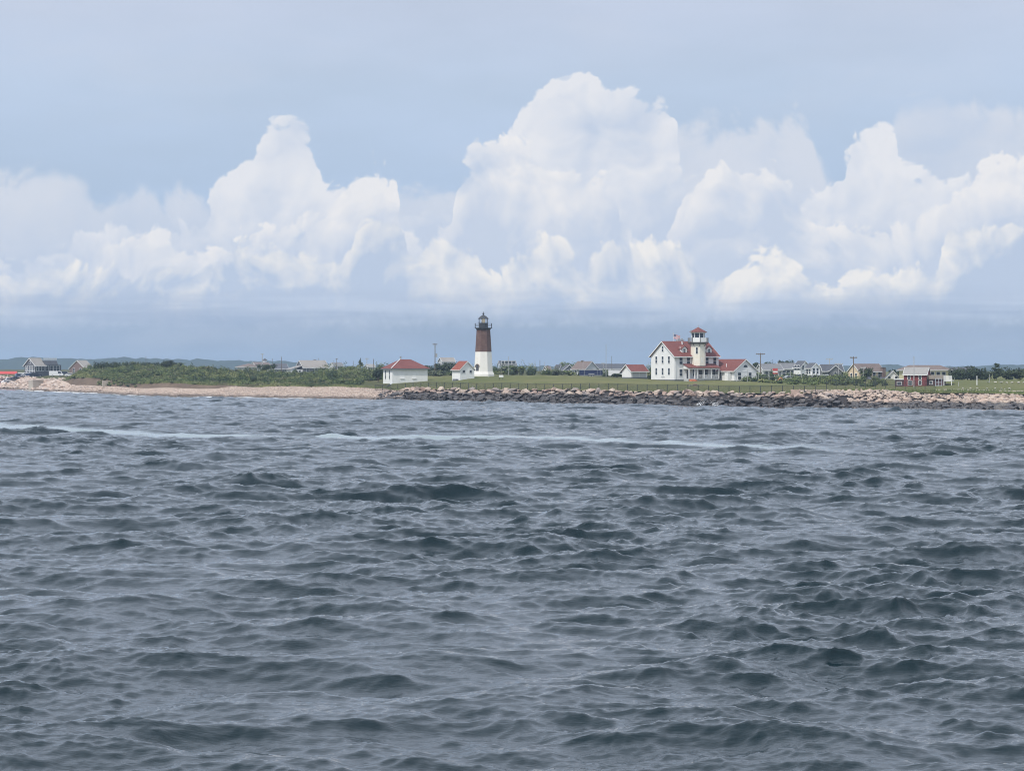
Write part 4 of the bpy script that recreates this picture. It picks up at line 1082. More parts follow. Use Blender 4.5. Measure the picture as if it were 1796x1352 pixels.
MB().prism([(-L / 2 - 5.7, -W * 0.45, 1.92), (-L / 2 - 0.05, -W * 0.45, 3.5), (-L / 2 - 0.05, -W * 0.45, 3.7), (-L / 2 - 5.7, -W * 0.45, 2.1)], (0, W * 0.78, 0)).build('porch_roof', M['pale_roof'], r)
for a in (-4.2, -2.8, -1.4): window(r, ((-L / 2, -W * 0.42), 0.0), a, 0.3, 0.9, 1.3)
house('small far house with grey roof behind the scrub', 585, 780.0, 578, 602, 20, 654, 641, 636, 'grey_roof', 'pale_wall')
house('far cottage with pale roof beside two thin poles', 646, 760.0, 640, 658, 25, 656, 643, 638.8, 'pale_roof', 'white_board')
house('house with taupe roof peeking over the trees beside the utility pole', 776, 520.0, 769, 798, 18, 656, 633.5, 627.6, 'taupe_roof', 'pale_wall')
house('dark house with flat-looking roof just right of the lighthouse', 877, 560.0, 873, 906, 9, 659, 640.5, 633.3, 'dark_roof', 'blue_wall', rows=[('F', 4.6, 4, 1.2, 1.2)], over=0.25)
house('tiny pale cottage behind the bushes in mid lawn', 960, 620.0, 953, 967, 30, 657, 649, 642.5, 'brown_roof', 'pale_wall')
house('left one of two small grey-green gabled houses', 980, 570.0, 972, 987, 35, 659, 648, 640.2, 'dark_roof', 'pale_wall', axis='y', rows=[('F', 0.5, 1, 1.0, 1.4)])
house('right one of two small grey-green gabled houses', 989, 550.0, 983, 1008, 14, 660, 648.5, 640.0, 'dark_roof', 'grey_shingle_wall', axis='y', rows=[('F', 1.0, 2, 1.0, 1.4)])
house('house with brown roof and pale gable behind the navy trailer', 1027, 530.0, 1003, 1049, 34, 661, 646.5, 634.0, 'brown_roof', 'pale_wall', axis='y', rows=[('F', 1.2, 2, 0.9, 1.5), ('L', 1.0, 2, 1.0, 1.4)], chimney=(-0.1, 0.3, 0.3))
house('long low house with dark roof left of the white garage', 1047, 580.0, 1042, 1100, 8, 662, 647, 638.6, 'dark_roof', 'pale_wall', rows=[('F', 1.0, 5, 1.1, 1.3)], over=0.3)
# right of the annex
house('low house with grey roof right behind the annex', 1339, 450.0, 1326, 1373, 15, 665, 648.5, 638.8, 'grey_roof', 'pale_wall', rows=[('F', 1.0, 5, 1.0, 1.4)])
house('grey-roofed house under the dark tree tops', 1369, 470.0, 1361, 1404, 14, 665, 645.5, 637.3, 'grey_roof', 'grey_shingle_wall', rows=[('F', 1.2, 4, 1.1, 1.8)])
house('tall white house with steep dark roof and side gable', 1404, 452.0, 1392, 1420, 36, 666, 643.5, 633.6, 'dark_roof', 'white_board', axis='y', rows=[('F', 3.2, 2, 0.8, 1.4), ('F', 0.6, 2, 0.8, 1.4), ('L', 3.2, 2, 0.8, 1.4)])
r, L, W, zb, rh = house('narrow white gabled house raised on a dark deck', 1423, 436.0, 1413, 1438, 34, 671, 644.8, 637.3, 'dark_roof', 'white_board', axis='y', rows=[('F', 2.7, 2, 0.85, 1.7), ('L', 2.7, 2, 0.8, 1.4)])
MB().box(-L / 2 - 1.6, L / 2 + 1.8, -W / 2 - 2.0, -W / 2 - 0.1, 2.2, 2.5).build('deck', M['white_trim'], r)
for k in range(4): MB().box(-L / 2 - 1.5 + k * 2.2, -L / 2 - 1.3 + k * 2.2, -W / 2 - 1.9, -W / 2 - 1.7, -1.0, 2.2).build('deck_post', M['white_trim'], r)
MB().box(-L / 2 - 0.06, L / 2 + 0.06, -W / 2 - 0.06, W / 2 + 0.06, -1.2, 2.15).build('understorey', M['dark_shingle_wall'], r)
r, L, W, zb, rh = house('grey shingled house with white-edged front gable', 1443, 444.0, 1435, 1479, 12, 666, 650, 639.7, 'dark_roof', 'grey_shingle_wall', rows=[('F', 0.9, 4, 0.9, 1.7)])
gable_wall(r, 1.2, 3.6, zb + 0.1, 1.5, 'grey_shingle_wall', x0=0.4, y0=-W / 2 - 0.5, z0=-0.5, turn=math.pi / 2, name='front_gable')
gable_roof(r, 2.6, 3.6, zb + 0.1, 1.5, 'dark_roof', 0.35, 0.14, x0=0.4, y0=-W / 2 + 0.2, turn=math.pi / 2, name='gable_roof')
window(r, ((0.4, -W / 2 - 1.1), 0.0), 0, 0.9, 0.8, 1.6)
r, L, W, zb, rh = house('tan two-storey house with brown roof and tall brick chimney', 1507, 405.0, 1488, 1550, 30, 677, 650.5, 638.8, 'brown_roof', 'tan_wall',
                        rows=[('F', 2.6, 4, 0.9, 1.3), ('L', 2.3, 2, 0.8, 1.3), ('F', 0.4, 4, 0.9, 1.5)])
MB().prism([(-L * 0.38, -W / 2 - 0.01, 2.5), (-L * 0.38, -W / 2 - 2.6, 1.8), (-L * 0.38, -W / 2 - 2.6, 1.95), (-L * 0.38, -W / 2 - 0.01, 2.65)], (L * 0.8, 0, 0)).build('porch_roof', M['dark_roof'], r)
for k in range(5): MB().box(-L * 0.36 + k * L * 0.19, -L * 0.36 + k * L * 0.19 + 0.16, -W / 2 - 2.45, -W / 2 - 2.3, -0.8, 1.85).build('porch_post', M['white_trim'], r)
c = MB().box(L / 2 - 0.9, L / 2 + 0.25, -W / 2 - 0.6, -W / 2 + 0.3, -1.0, zb + 0.9).build('chimney', M['brown_shingle_wall'], r)
MB().box(L / 2 - 1.0, L / 2 + 0.35, -W / 2 - 0.7, -W / 2 + 0.4, zb + 0.9, zb + 1.05).build('cap', M['grey_plinth'], c)
house('white cottage with one long sloping roof between tan and red houses', 1552, 398.0, 1550, 1580, 6, 677, 665, 650.5, 'dark_roof', 'white_board', axis='y', rows=[('F', 1.3, 2, 0.7, 1.4)])
r, L, W, zb, rh = house('large yellow house with grey-brown hipped roof behind the red cottage', 1585, 395.0, 1577, 1666, 8, 677, 649.5, 640.3, 'brown_roof', 'yellow_wall', hip=True, rows=[('F', 2.4, 7, 1.0, 1.5)])
MB().box(L * 0.16, L * 0.46, -W / 2 - 1.6, -W / 2 - 0.05, 0.2, 1.2).build('balcony', M['weathered_wood'], r)
house('low house with dark roof left of the right-hand trees', 1669, 400.0, 1662, 1707, 10, 674, 651, 645.2, 'dark_roof', 'dark_shingle_wall', trim='grey_plinth')

def red_house():
    Y = 326.0; x1 = ux(1592, Y); x2 = ux(1634, Y - 1.0); L = x2 - x1; W = 6.0; z = 3.75
    r = root('red_house', ((x1 + x2) / 2, K * Y + W / 2, z), 'small red cottage with pale roof and white windows above the stones', 'house', rz=math.radians(-17))
    zb, rh = 3.15, 1.55
    gable_wall(r, L, W, zb, rh, 'red_wall'); gable_roof(r, L, W, zb, rh, 'pale_roof', 0.25, 0.14)
    F = faces(L, W)
    window(r, F['F'], -L * 0.27, 2.05, 0.5, 0.95); window(r, F['F'], L * 0.22, 2.05, 0.5, 0.95)
    window(r, F['F'], -L * 0.22, 0.75, 0.85, 0.95); window(r, F['F'], L * 0.22, 0.85, 0.65, 0.85)
    window(r, F['R'], 0, 1.9, 0.5, 0.9)
    MB().box(-L / 2 - 2.1, -L / 2 - 0.03, -W / 2 + 0.4, W / 2 - 1.5, -0.8, 1.95).build('lean_to', M['dark_red_wall'], r)
    MB().box(-L / 2 - 2.35, -L / 2 - 0.03, -W / 2 + 0.2, W / 2 - 1.3, 1.96, 2.12).build('lean_to_roof', M['white_trim'], r)
    window(r, ((-L / 2 - 1.1, -W / 2 + 0.4), 0.0), 0, 0.75, 0.9, 0.7)
    MB().box(L / 2 + 0.03, L / 2 + 3.6, -W / 2 + 0.9, W / 2, -0.8, 2.1).build('side_wing', M['dark_red_wall'], r)
    MB().box(L / 2 + 0.03, L / 2 + 3.7, -W / 2 + 0.6, W / 2, 2.11, 3.0).build('balcony', M['weathered_wood'], r)
    window(r, ((L / 2 + 0.9, -W / 2 + 0.9), 0.0), 0, 0.95, 0.6, 0.7)
    g = MB()
    for k in range(3): g.box(L / 2 + 2.1 + k * 0.7, L / 2 + 2.2 + k * 0.7, -W / 2 - 0.5, -W / 2 - 0.4, -0.8, 2.3)
    for h in (0.6, 1.3, 2.2): g.box(L / 2 + 2.1, L / 2 + 3.6, -W / 2 - 0.48, -W / 2 - 0.42, h, h + 0.1)
    g.build('porch_frame', M['blue_wall'], r)
    d = MB().box(L / 2 + 3.75, L / 2 + 5.7, -W / 2 + 0.8, W / 2 - 1.0, 1.65, 1.85).build('sun_deck', M['white_trim'], r)
    for k in range(9): MB().box(L / 2 + 3.8 + k * 0.22, L / 2 + 3.95 + k * 0.22, -W / 2 + 0.8, -W / 2 + 0.86, 1.85, 2.75).build('baluster', M['white_trim'], d)
    MB().box(L / 2 + 3.75, L / 2 + 5.7, -W / 2 + 0.78, -W / 2 + 0.88, 2.75, 2.85).build('rail', M['white_trim'], d)
    for k in (3.85, 5.55): MB().box(L / 2 + k - 0.08, L / 2 + k + 0.08, -W / 2 + 0.9, -W / 2 + 1.06, -0.8, 1.65).build('deck_post', M['white_trim'], d)
red_house()

# ------------------------------------------------------------------ utility poles and masts
def pole(label, u, Y, vt, arm=0.0, mat='pole_wood', rad=0.15, cat='pole', name='utility_pole', box=False, vb=None):
    X = ux(u, Y); g = gz(X, Y) if vb is None else vz(vb, Y)
    r = root(name, (X, K * Y, g), label, cat, None); h = vz(vt, Y) - g
    MB().bar((0, 0, -0.5), (0, 0, h), rad, 8, rad * 0.7).build('shaft', M[mat], r)
    if arm:
        MB().box(-arm, arm, -0.08, 0.08, h - 0.45, h - 0.22).build('crossarm', M[mat], r)
        for k in (-0.9, -0.45, 0.45, 0.9): MB().ring([(0.05, h - 0.22), (0.07, h - 0.12), (0.04, h)], 6, cx=k * arm).build('insulator', M['galvanised'], r)
        MB().bar((-arm * 0.6, 0, h - 0.4), (0, 0, h - 1.1), 0.03, 4).bar((arm * 0.6, 0, h - 0.4), (0, 0, h - 1.1), 0.03, 4).build('brace', M['galvanised'], r)
    if box: MB().ring([(0.26, h - 4.2), (0.26, h - 3.1)], 8, cx=0.42).build('transformer', M['galvanised'], r)
    return r
pole('tall utility pole with short top bracket left of the lighthouse', 763, 430.0, 602, 0.7, box=True)
pole('utility pole with wide crossarm right of the annex', 1334, 385.0, 619, 1.25)
pole('distant pole with crossarm above the grey shingled roof', 1455, 520.0, 628.5, 1.25, 'pole_grey')
pole('pale pole with crossarm in front of the grey shingled house', 1471, 410.0, 636.5, 1.2, 'pole_grey', 0.1)
pole('brown utility pole with crossarm in front of the tan house', 1497, 375.0, 625, 0.95)
pole('plain dark pole standing in front of the red cottage', 1603, 322.0, 625, 0.0, 'pole_grey', 0.11)
pole('short light pole with bracket before the tan house', 1514, 372.0, 643, 0.7, 'pole_grey', 0.08, name='lamp_post')
pole('slender white mast rising from the lawn behind the trailer', 1063, 430.0, 604.5, 0.0, 'pole_grey', 0.09, 'mast', 'mast')
pole('thin pale mast directly above the navy trailer', 1022.5, 440.0, 632, 0.0, 'pole_grey', 0.07, 'mast', 'mast')
pole('thin dark mast above the long low dark roof', 1073, 560.0, 624.5, 0.0, 'pole_wood', 0.1, 'mast', 'mast')
pole('small distant pole with crossarm beside the white mast', 1058, 560.0, 636, 0.7, 'pole_grey', 0.1)
pole('pale pole in front of the dark house right of the lighthouse', 892, 440.0, 625, 0.0, 'pole_grey', 0.09)
pole('tall lattice-topped pole above the far reddish roof', 460, 700.0, 620, 0.8, 'pole_grey', 0.25)
pole('short far pole right of the small cupola', 477.5, 720.0, 629, 0.0)
pole('dark far pole between the cottages left of the wide taupe roof', 493.5, 640.0, 626, 0.0, 'pole_wood', 0.16)
pole('faint far pole above the taupe roof, left one of two', 550, 760.0, 630, 0.0, 'pole_wood', 0.13)
pole('faint far pole above the taupe roof, right one of two', 559, 760.0, 628, 0.0, 'pole_wood', 0.13)
pole('far pole left of the small grey roof', 568.5, 760.0, 634, 0.0, 'pole_wood', 0.12)
pole('far pole with bracket above the scrub behind the cobble beach', 590.5, 740.0, 628.5, 0.5)
pole('far short pole near the pointed evergreen', 619.5, 740.0, 633, 0.0)
pole('twin-armed far pole right of the pointed evergreen', 643.5, 740.0, 628, 0.9, 'pole_grey', 0.2)
pole('dark far pole nearest the red hipped roof', 655, 720.0, 629.5, 0.0, 'pole_wood', 0.18)
pole('thin far antenna standing on the green mound', 256, 520.0, 625, 0.0, 'pole_wood', 0.09, 'mast', 'mast')
pole('left one of three thin poles over the bay', 938.5, 640.0, 633, 0.0, 'pole_grey', 0.13)
pole('tallest of three thin poles over the bay', 947, 600.0, 631.5, 0.0, 'pole_wood', 0.14)
pole('right one of three thin poles over the bay', 955.5, 660.0, 635, 0.0, 'pole_grey', 0.13)
pole('white tapered post on the grass right of the red cottage', 1713.5, 322.0, 659, 0.0, 'white_trim', 0.12, 'post', 'post')
pole('grey post at the left foot of the right-hand trees', 1681.5, 322.0, 669.5, 0.0, 'pole_grey', 0.09, 'post', 'post')
pole('thin grey post in front of the right-hand trees', 1735.5, 330.0, 656, 0.0, 'pole_grey', 0.06, 'post', 'post')
pole('short white post on the lawn right of the annex', 1361, 362.0, 665, 0.0, 'white_trim', 0.13, 'post', 'post')
pole('leaning pale post at the top of the cobble beach', 483.5, 421.0, 667, 0.0, 'concrete', 0.12, 'post', 'post')
pole('tiny white marker post at the foot of the lighthouse', 856.5, 392.0, 661, 0.0, 'white_trim', 0.07, 'post', 'post')

# ------------------------------------------------------------------ fences
def chain_mat(N, bs):
    out = [n for n in N.n if n.bl_idname == 'ShaderNodeOutputMaterial'][0]
    pos = N.new('ShaderNodeTexCoord').outputs['Object']
    x, y, z = N.sep(pos)
    a = N.m('LESS_THAN', N.m('FRACT', N.m('MULTIPLY', N.m('ADD', x, z), 14.0)), 0.10)
    b = N.m('LESS_THAN', N.m('FRACT', N.m('MULTIPLY', N.m('SUBTRACT', x, z), 14.0)), 0.10)
    bs.inputs['Base Color'].default_value = (0.03, 0.035, 0.03, 1); bs.inputs['Roughness'].default_value = 0.6
    mx = N.new('ShaderNodeMixShader'); tr = N.new('ShaderNodeBsdfTransparent')
    N.put(mx.inputs[0], N.m('MAXIMUM', a, b)); N.l.new(tr.outputs[0], mx.inputs[1]); N.l.new(bs.outputs[0], mx.inputs[2]); N.l.new(mx.outputs[0], out.inputs[0])
M['chain_link'] = material('chain_link', chain_mat)
def fence(label, pts, h, mat, r0=0.05, name='fence', mids=(), panel=True):
    o0 = Vector(pts[0]); r = root(name, o0, label, 'fence')
    me = MB().bar((0, 0, -0.3), (0, 0, h), r0, 6).mesh('post', M[mat])
    for p in pts: share('post', me, r, Vector(p) - o0)
    for p, q in zip(pts[:-1], pts[1:]):
        a, b = Vector(p) - o0, Vector(q) - o0; up = Vector((0, 0, 1))
        m = MB()
        for hh in (h - 0.04, *mids): m.bar(a + up * hh, b + up * hh, r0 * 0.55, 4)
        m.build('rail', M[mat], r)
        if panel:
            d = b - a; ln = math.hypot(d.x, d.y); an = math.atan2(d.y, d.x)
            MB().prism([(0, 0, 0.06), (ln, 0, 0.06 + d.z), (ln, 0, h - 0.06 + d.z), (0, 0, h - 0.06)], (0, 0.006, 0)).build('mesh_panel', M['chain_link'], r, loc=a, rot=(0, 0, an))
    return r
def along(x0, x1, step, t):
    out = []; x = x0
    while x <= x1:
        out.append((x, shore(x, t), float(hxt(x, t)))); x += step
    return out
fence('long black chain-link fence along the seaward edge of the lawn', along(-37, 69, 2.15, 9.6), 1.6, 'black_iron', 0.075)
fence('tall black fence above the pale stone slope', along(69.5, 92, 2.0, 15.6), 2.3, 'black_iron', 0.055, mids=(1.2,))
pts = [(ux(u, 358.0 + (u - 1290) * 0.02), 358.0 + (u - 1290) * 0.02, 0) for u in range(1292, 1432, 19)]
fence('tall grey wire fence right of the annex', [(x, K * y, gz(x, y)) for x, y, _ in pts], 3.0, 'pole_grey', 0.06, mids=(1.5,), panel=False)

# ------------------------------------------------------------------ vehicles
_wheel = None
def wheel_mesh():
    global _wheel
    if _wheel is None:
        m = MB(); n = 14
        for (r_, y) in ((0.32, -0.1), (0.34, -0.06), (0.34, 0.06), (0.32, 0.1)):
            for i in range(n): m.v.append((r_ * math.cos(2 * math.pi * i / n), y, r_ * math.sin(2 * math.pi * i / n)))
        for l in range(3):
            for i in range(n): m.f.append((l * n + i, l * n + (i + 1) % n, (l + 1) * n + (i + 1) % n, (l + 1) * n + i))
        m.f.append(tuple(range(n))); m.f.append(tuple(range(4 * n - 1, 3 * n - 1, -1)))
        rim = MB()
        for y in (-0.12, 0.105):
            b = len(rim.v)
            for yy in (y, y + 0.015):
                for i in range(8): rim.v.append((0.2 * math.cos(math.pi * i / 4), yy, 0.2 * math.sin(math.pi * i / 4)))
            rim.f += [tuple(b + i for i in range(8)), tuple(b + 8 + i for i in range(7, -1, -1))] + [(b + i, b + (i + 1) % 8, b + 8 + (i + 1) % 8, b + 8 + i) for i in range(8)]
        _wheel = (m.mesh('wheel', M['rubber']), rim.mesh('rim', M['silver_car']))
    return _wheel
def car(label, u, Y, rz, paint, kind='sedan', cat='car', z=None, group='cars parked above the boulders'):
    X = ux(u, Y); g = gz(X, Y) if z is None else z
    r = root('parked_car', (X, K * Y, g), label, cat, group, math.radians(rz))
    if kind == 'sedan': prof = [(-2.2, 0.35), (2.2, 0.35), (2.25, 0.7), (1.9, 0.85), (0.9, 0.95), (0.35, 1.42), (-0.9, 1.45), (-1.6, 1.0), (-2.2, 0.95)]; cab = [(0.72, 0.97), (0.30, 1.36), (-0.85, 1.39), (-1.38, 1.0)]
    elif kind == 'suv': prof = [(-2.25, 0.4), (2.25, 0.4), (2.3, 0.85), (1.9, 1.02), (1.0, 1.1), (0.45, 1.68), (-1.9, 1.72), (-2.25, 1.1)]; cab = [(0.85, 1.12), (0.42, 1.6), (-1.8, 1.63), (-2.05, 1.12)]
    else: prof = [(-2.7, 0.4), (2.5, 0.4), (2.6, 0.95), (2.2, 1.2), (1.7, 2.0), (1.4, 2.1), (-2.65, 2.15), (-2.75, 2.0)]; cab = [(2.05, 1.2), (1.6, 1.9), (0.6, 1.95), (0.6, 1.2)]
    w = 0.9
    m = MB(); n = len(prof)
    m.prism([(x, -w, zz) for x, zz in prof], (0, 2 * w, 0))
    b = m.build('body', M[paint], r)
    bv = b.modifiers.new('bevel', 'BEVEL'); bv.width = 0.08; bv.segments = 2
    for s in (-1, 1):
        MB().prism([(x, s * (w + 0.004), zz) for x, zz in cab], (0, s * 0.01, 0)).build('side_window', M['glass'], r)
    fx = cab[0]; fx2 = cab[1]
    MB().prism([(fx[0] + 0.12, -0.74, fx[1]), (fx[0] + 0.12, 0.74, fx[1]), (fx2[0] + 0.10, 0.66, fx2[1]), (fx2[0] + 0.10, -0.66, fx2[1])], (0.02, 0, 0.02)).build('windscreen', M['glass'], r)
    wm, rm = wheel_mesh()
    for x in (-1.4, 1.4):
        for y in (-0.84, 0.84):
            wo = share('wheel', wm, r, (x, y, 0.34)); share('rim', rm, wo)
    fr = max(p[0] for p in prof)
    for y in (-0.65, 0.65): MB().box(fr - 0.12, fr + 0.02, y - 0.16, y + 0.16, 0.68, 0.84).build('headlight', M['white_trim'], r)
    return r
for (lb, u, rz, pt, kd) in (
    ('dark red car at the far left edge by the red awning', 3, 25, 'red_car', 'sedan'), ('white car second from the left edge', 11, 25, 'white_car', 'sedan'),
    ('silver car third from the left edge', 20, 25, 'silver_car', 'suv'), ('black car below the sun deck', 28, 25, 'dark_car', 'sedan'),
    ('dark blue car below the left corner of the shingled house', 37, 25, 'blue_car', 'suv'), ('silver-blue car below the gable of the shingled house', 46, 25, 'silver_car', 'sedan'),
    ('navy car below the windows of the shingled house', 54.5, 25, 'blue_car', 'sedan'), ('black car below the right side of the gabled house front', 63, 25, 'dark_car', 'suv')):
    car(lb, u, 548.0, rz, pt, kd)
car('white van parked right of the shingled house', 99, 540.0, 5, 'white_car', 'van', 'van')
car('dark car between the white van and the brown cottage', 115, 550.0, 5, 'dark_car', 'suv')
car('white car at the foot of the green mound', 124, 530.0, 5, 'white_car', 'sedan')
car('white van beside the small white garage', 1083, 430.0, 5, 'white_car', 'van', 'van', group='vans on the station grounds')
car('grey car on the drive right of the annex', 1386, 368.0, 12, 'silver_car', 'sedan', group='cars on the station drive')
car('dark car on the drive under the raised white house', 1411, 372.0, 12, 'dark_car', 'suv', group='cars on the station drive')

def awning():
    Y = 556.0; x0, x1 = ux(-40, Y), ux(30, Y); z = gz(x1, Y)
    r = root('awning', (x1, K * Y, z), 'long red awning on posts at the left edge above the cars', 'awning')
    L = x1 - x0; h = vz(655.5, Y) - z; hp = vz(651.2, Y) - z
    MB().prism([(0, -1.6, h), (0, 0, hp), (0, 1.6, h), (0, 1.6, h - 0.1), (0, -1.6, h - 0.1)], (-L, 0, 0)).build('canopy', M['red_cloth'], r)
    for k in range(6):
        for y in (-1.5, 1.5): MB().box(-L + k * L / 5.2, -L + k * L / 5.2 + 0.1, y - 0.05, y + 0.05, -0.4, h - 0.1).build('post', M['white_trim'], r)
awning()

def trailer():
    Y = 425.0; x0, x1 = ux(1016, Y), ux(1056, Y); L = x1 - x0; z = gz((x0 + x1) / 2, Y)
    r = root('cargo_trailer', ((x0 + x1) / 2, K * Y, z), 'navy blue enclosed trailer parked at the back of the lawn', 'trailer', rz=math.radians(4))
    h = vz(648.5, Y) - z
    MB().prism([(-L / 2, -1.2, 0.45), (L / 2, -1.2, 0.45), (L / 2, -1.2, h - 0.1), (-L / 2, -1.2, h - 0.1)], (0, 2.4, 0)).build('body', M['navy_paint'], r)
    MB().box(-L / 2 - 0.05, L / 2 + 0.05, -1.26, 1.26, h - 0.1, h + 0.04).build('roof', M['galvanised'], r)
    for x in (-L * 0.29, L * 0.27, L * 0.4): MB().box(x - 0.04, x + 0.04, -1.235, -1.2, 0.5, h - 0.12).build('seam', M['galvanised'], r)
    MB().box(-L / 2, L / 2, -1.24, -1.2, 0.36, 0.5).build('skirt', M['galvanised'], r)
    MB().prism([(-0.9, -1.3, 0.7), (-0.7, -1.3, 0.95), (0.9, -1.3, 0.95), (1.1, -1.3, 0.7)], (0, 0.14, 0)).build('fender', M['galvanised'], r)
    wm, rm = wheel_mesh()
    for x in (-0.35, 0.5):
        for y in (-1.1, 1.1): w = share('wheel', wm, r, (x, y, 0.34)); share('rim', rm, w)
    MB().bar((L / 2, 0, 0.5), (L / 2 + 1.2, 0, 0.45), 0.06, 5).build('drawbar', M['black_iron'], r)
trailer()

# ------------------------------------------------------------------ small things on the shore and the grass
def block(label, u, Y, w, d, h, rz=0.0, mat='concrete', name='concrete_block', cat='block', sink=0.8, zo=0.0, slot=True):
    X = ux(u, Y); r = root(name, (X, K * Y, gz(X, Y) + zo), label, cat, None, math.radians(rz))
    bm = bmesh.new(); bmesh.ops.create_cube(bm, size=1.0)
    bmesh.ops.scale(bm, vec=(w, d, h + sink), verts=bm.verts); bmesh.ops.translate(bm, vec=(0, 0, (h - sink) / 2), verts=bm.verts)
    bmesh.ops.bevel(bm, geom=bm.edges, offset=min(w, d, h) * 0.06, segments=1, affect='EDGES')
    rr = random.Random(int(u * 7))
    for v in bm.verts: v.co += Vector((rr.uniform(-1, 1), rr.uniform(-1, 1), rr.uniform(-1, 1))) * 0.04 * min(w, h)
    me = bpy.data.meshes.new('mass'); bm.to_mesh(me); bm.free(); me.materials.append(M[mat])
    share('mass', me, r)
    if slot: MB().box(-w * 0.5 - 0.02, w * 0.5 + 0.02, -d / 2 - 0.05, -d / 2 + 0.2, h * 0.86, h).build('coping', M[mat], r)
    return r
block('big square concrete ruin among the boulders on the beach', 63, 510.0, 4.3, 3.6, 2.7, 38)
block('small grey concrete block at the foot of the green mound', 186, 463.0, 2.6, 1.8, 1.5, 15)
block('pale slab of broken concrete at the top of the cobble beach', 505, 418.0, 2.3, 1.2, 0.55, -8, slot=False)
block('arched pale log of driftwood beside the leaning post', 493, 419.0, 2.6, 0.5, 0.45, 10, slot=False, name='driftwood_log', cat='driftwood')
st_ = [('leftmost white stone of the upper row on the right-hand grass', 1732, 671, 0.9), ('tilted white stone, second in the upper row', 1746, 670, 0.8), ('wide white stone, third in the upper row', 1756, 671, 1.0),
       ('flat white stone, fourth in the upper row', 1765.5, 670.5, 0.75), ('block-like white stone, fifth in the upper row', 1775, 670, 0.8), ('tall white stone, sixth in the upper row', 1786.5, 669.5, 0.85),
       ('white stone at the right edge of the upper row', 1795, 671, 0.7)]
st2 = [('white stone by the path below the white tapered post', 1714, 680.5, 0.7), ('small white stone left of the white tapered post', 1702, 681, 0.55), ('white stone at the left end of the path', 1689, 681, 0.5),
       ('low white stone in the middle of the path edge', 1731, 681, 0.55), ('white stone by the path, fourth from its left end', 1745, 681, 0.6), ('white stone by the path, fifth from its left end', 1756.5, 681, 0.6),
       ('round white stone with dark foot at the path bend', 1762.5, 681.5, 0.5), ('pale boulder above the path bend', 1771, 679.5, 0.75)]
M['white_stone'] = material('whitewashed_stone', coat((0.46, 0.44, 0.39), 0.9, 0.4, dirt=(0.28, 0.26, 0.22)))
def stone(label, u, v, s, t):
    Y = 320.0
    for _ in range(5):
        X = ux(u, Y); Y = shore(X, t) / K
    me = ROCKS[int(u) % len(ROCKS)].copy(); me.materials.clear(); me.materials.append(M['white_stone'])
    o = bpy.data.objects.new('stone', me); COL.objects.link(o)
    o.location = (X, K * Y, gz(X, Y) + s * 0.3); o.scale = (s * 0.5, s * 0.36, s * 0.36); o.rotation_euler = (0.1, 0.1, u)
    tag(o, label, 'stone', 'white stones on the right-hand grass')
for lb, u, v, s in st_: stone(lb, u, v, s, 41.0)
for lb, u, v, s in st2: stone(lb, u, v, s, 19.5)
def slab_seat():
    Y = 342.0; X = ux(1219, Y); r = root('stone_bench', (X, K * Y, gz(X, Y)), 'low pale stone bench on the grass below the station porch', 'bench')
    MB().box(-0.45, 0.45, -0.35, 0.35, -0.3, 0.62).build('centre_block', M['brownstone_trim'], r)
    for s in (-1, 1):
        MB().box(min(s * 0.5, s * 1.75), max(s * 0.5, s * 1.75), -0.3, 0.3, 0.22, 0.36).build('seat', M['concrete'], r)
        MB().box(s * 1.45 - 0.12, s * 1.45 + 0.12, -0.25, 0.25, -0.3, 0.22).build('leg', M['concrete'], r)
slab_seat()
def utility_box():
    Y = 385.0; X = ux(879, Y); r = root('utility_box', (X, K * Y, gz(X, Y)), 'white box on dark legs behind the fence right of the lighthouse', 'box')
    MB().box(-0.6, 0.6, -0.3, 0.3, 0.7, 1.25).build('case', M['white_trim'], r)
    for x in (-0.45, 0.45):
        for y in (-0.2, 0.2): MB().box(x - 0.05, x + 0.05, y - 0.05, y + 0.05, -0.3, 0.7).build('leg', M['black_iron'], r)
utility_box()
def ring_stand():
    Y = 360.0; X = ux(1369, Y); r = root('life_ring_stand', (X, K * Y, gz(X, Y)), 'orange life ring on a short stand right of the annex', 'life ring')
    m = MB(); n, k = 16, 6
    for i in range(n):
        for j in range(k):
            a, b = 2 * math.pi * i / n, 2 * math.pi * j / k; q = 0.38 + 0.11 * math.cos(b); m.v.append((q * math.cos(a), -0.12 + 0.11 * math.sin(b), 0.75 + q * math.sin(a)))
    for i in range(n):
        for j in range(k): m.f.append((i * k + j, i * k + (j + 1) % k, ((i + 1) % n) * k + (j + 1) % k, ((i + 1) % n) * k + j))
    m.build('ring', M['orange_ring'], r, True)
    MB().box(-0.06, 0.06, -0.0, 0.1, -0.3, 1.2).build('stake', M['weathered_wood'], r)
    MB().box(-0.75, -0.15, 0.0, 0.06, 0.35, 0.75).build('board', M['orange_ring'], r)
ring_stand()
def striped_board():
    Y = 400.0; X = ux(1359.5, Y); r = root('striped_sign', (X, K * Y, gz(X, Y)), 'red and white striped board in front of the grey-roofed houses', 'sign')
    g = r.location.z; z0, z1 = vz(656, Y) - g, vz(646, Y) - g
    for i in range(4):
        a, b = z0 + (z1 - z0) * i / 4, z0 + (z1 - z0) * (i + 1) / 4
        MB().box(-0.72, 0.72, -0.04, 0.04, a + 0.01, b - 0.01).build('stripe', M['red_cloth'] if i % 2 == 0 or i == 3 else M['white_trim'], r)
    for x in (-0.5, 0.5): MB().box(x - 0.05, x + 0.05, 0.05, 0.14, -0.4, z1).build('post', M['weathered_wood'], r)
striped_board()

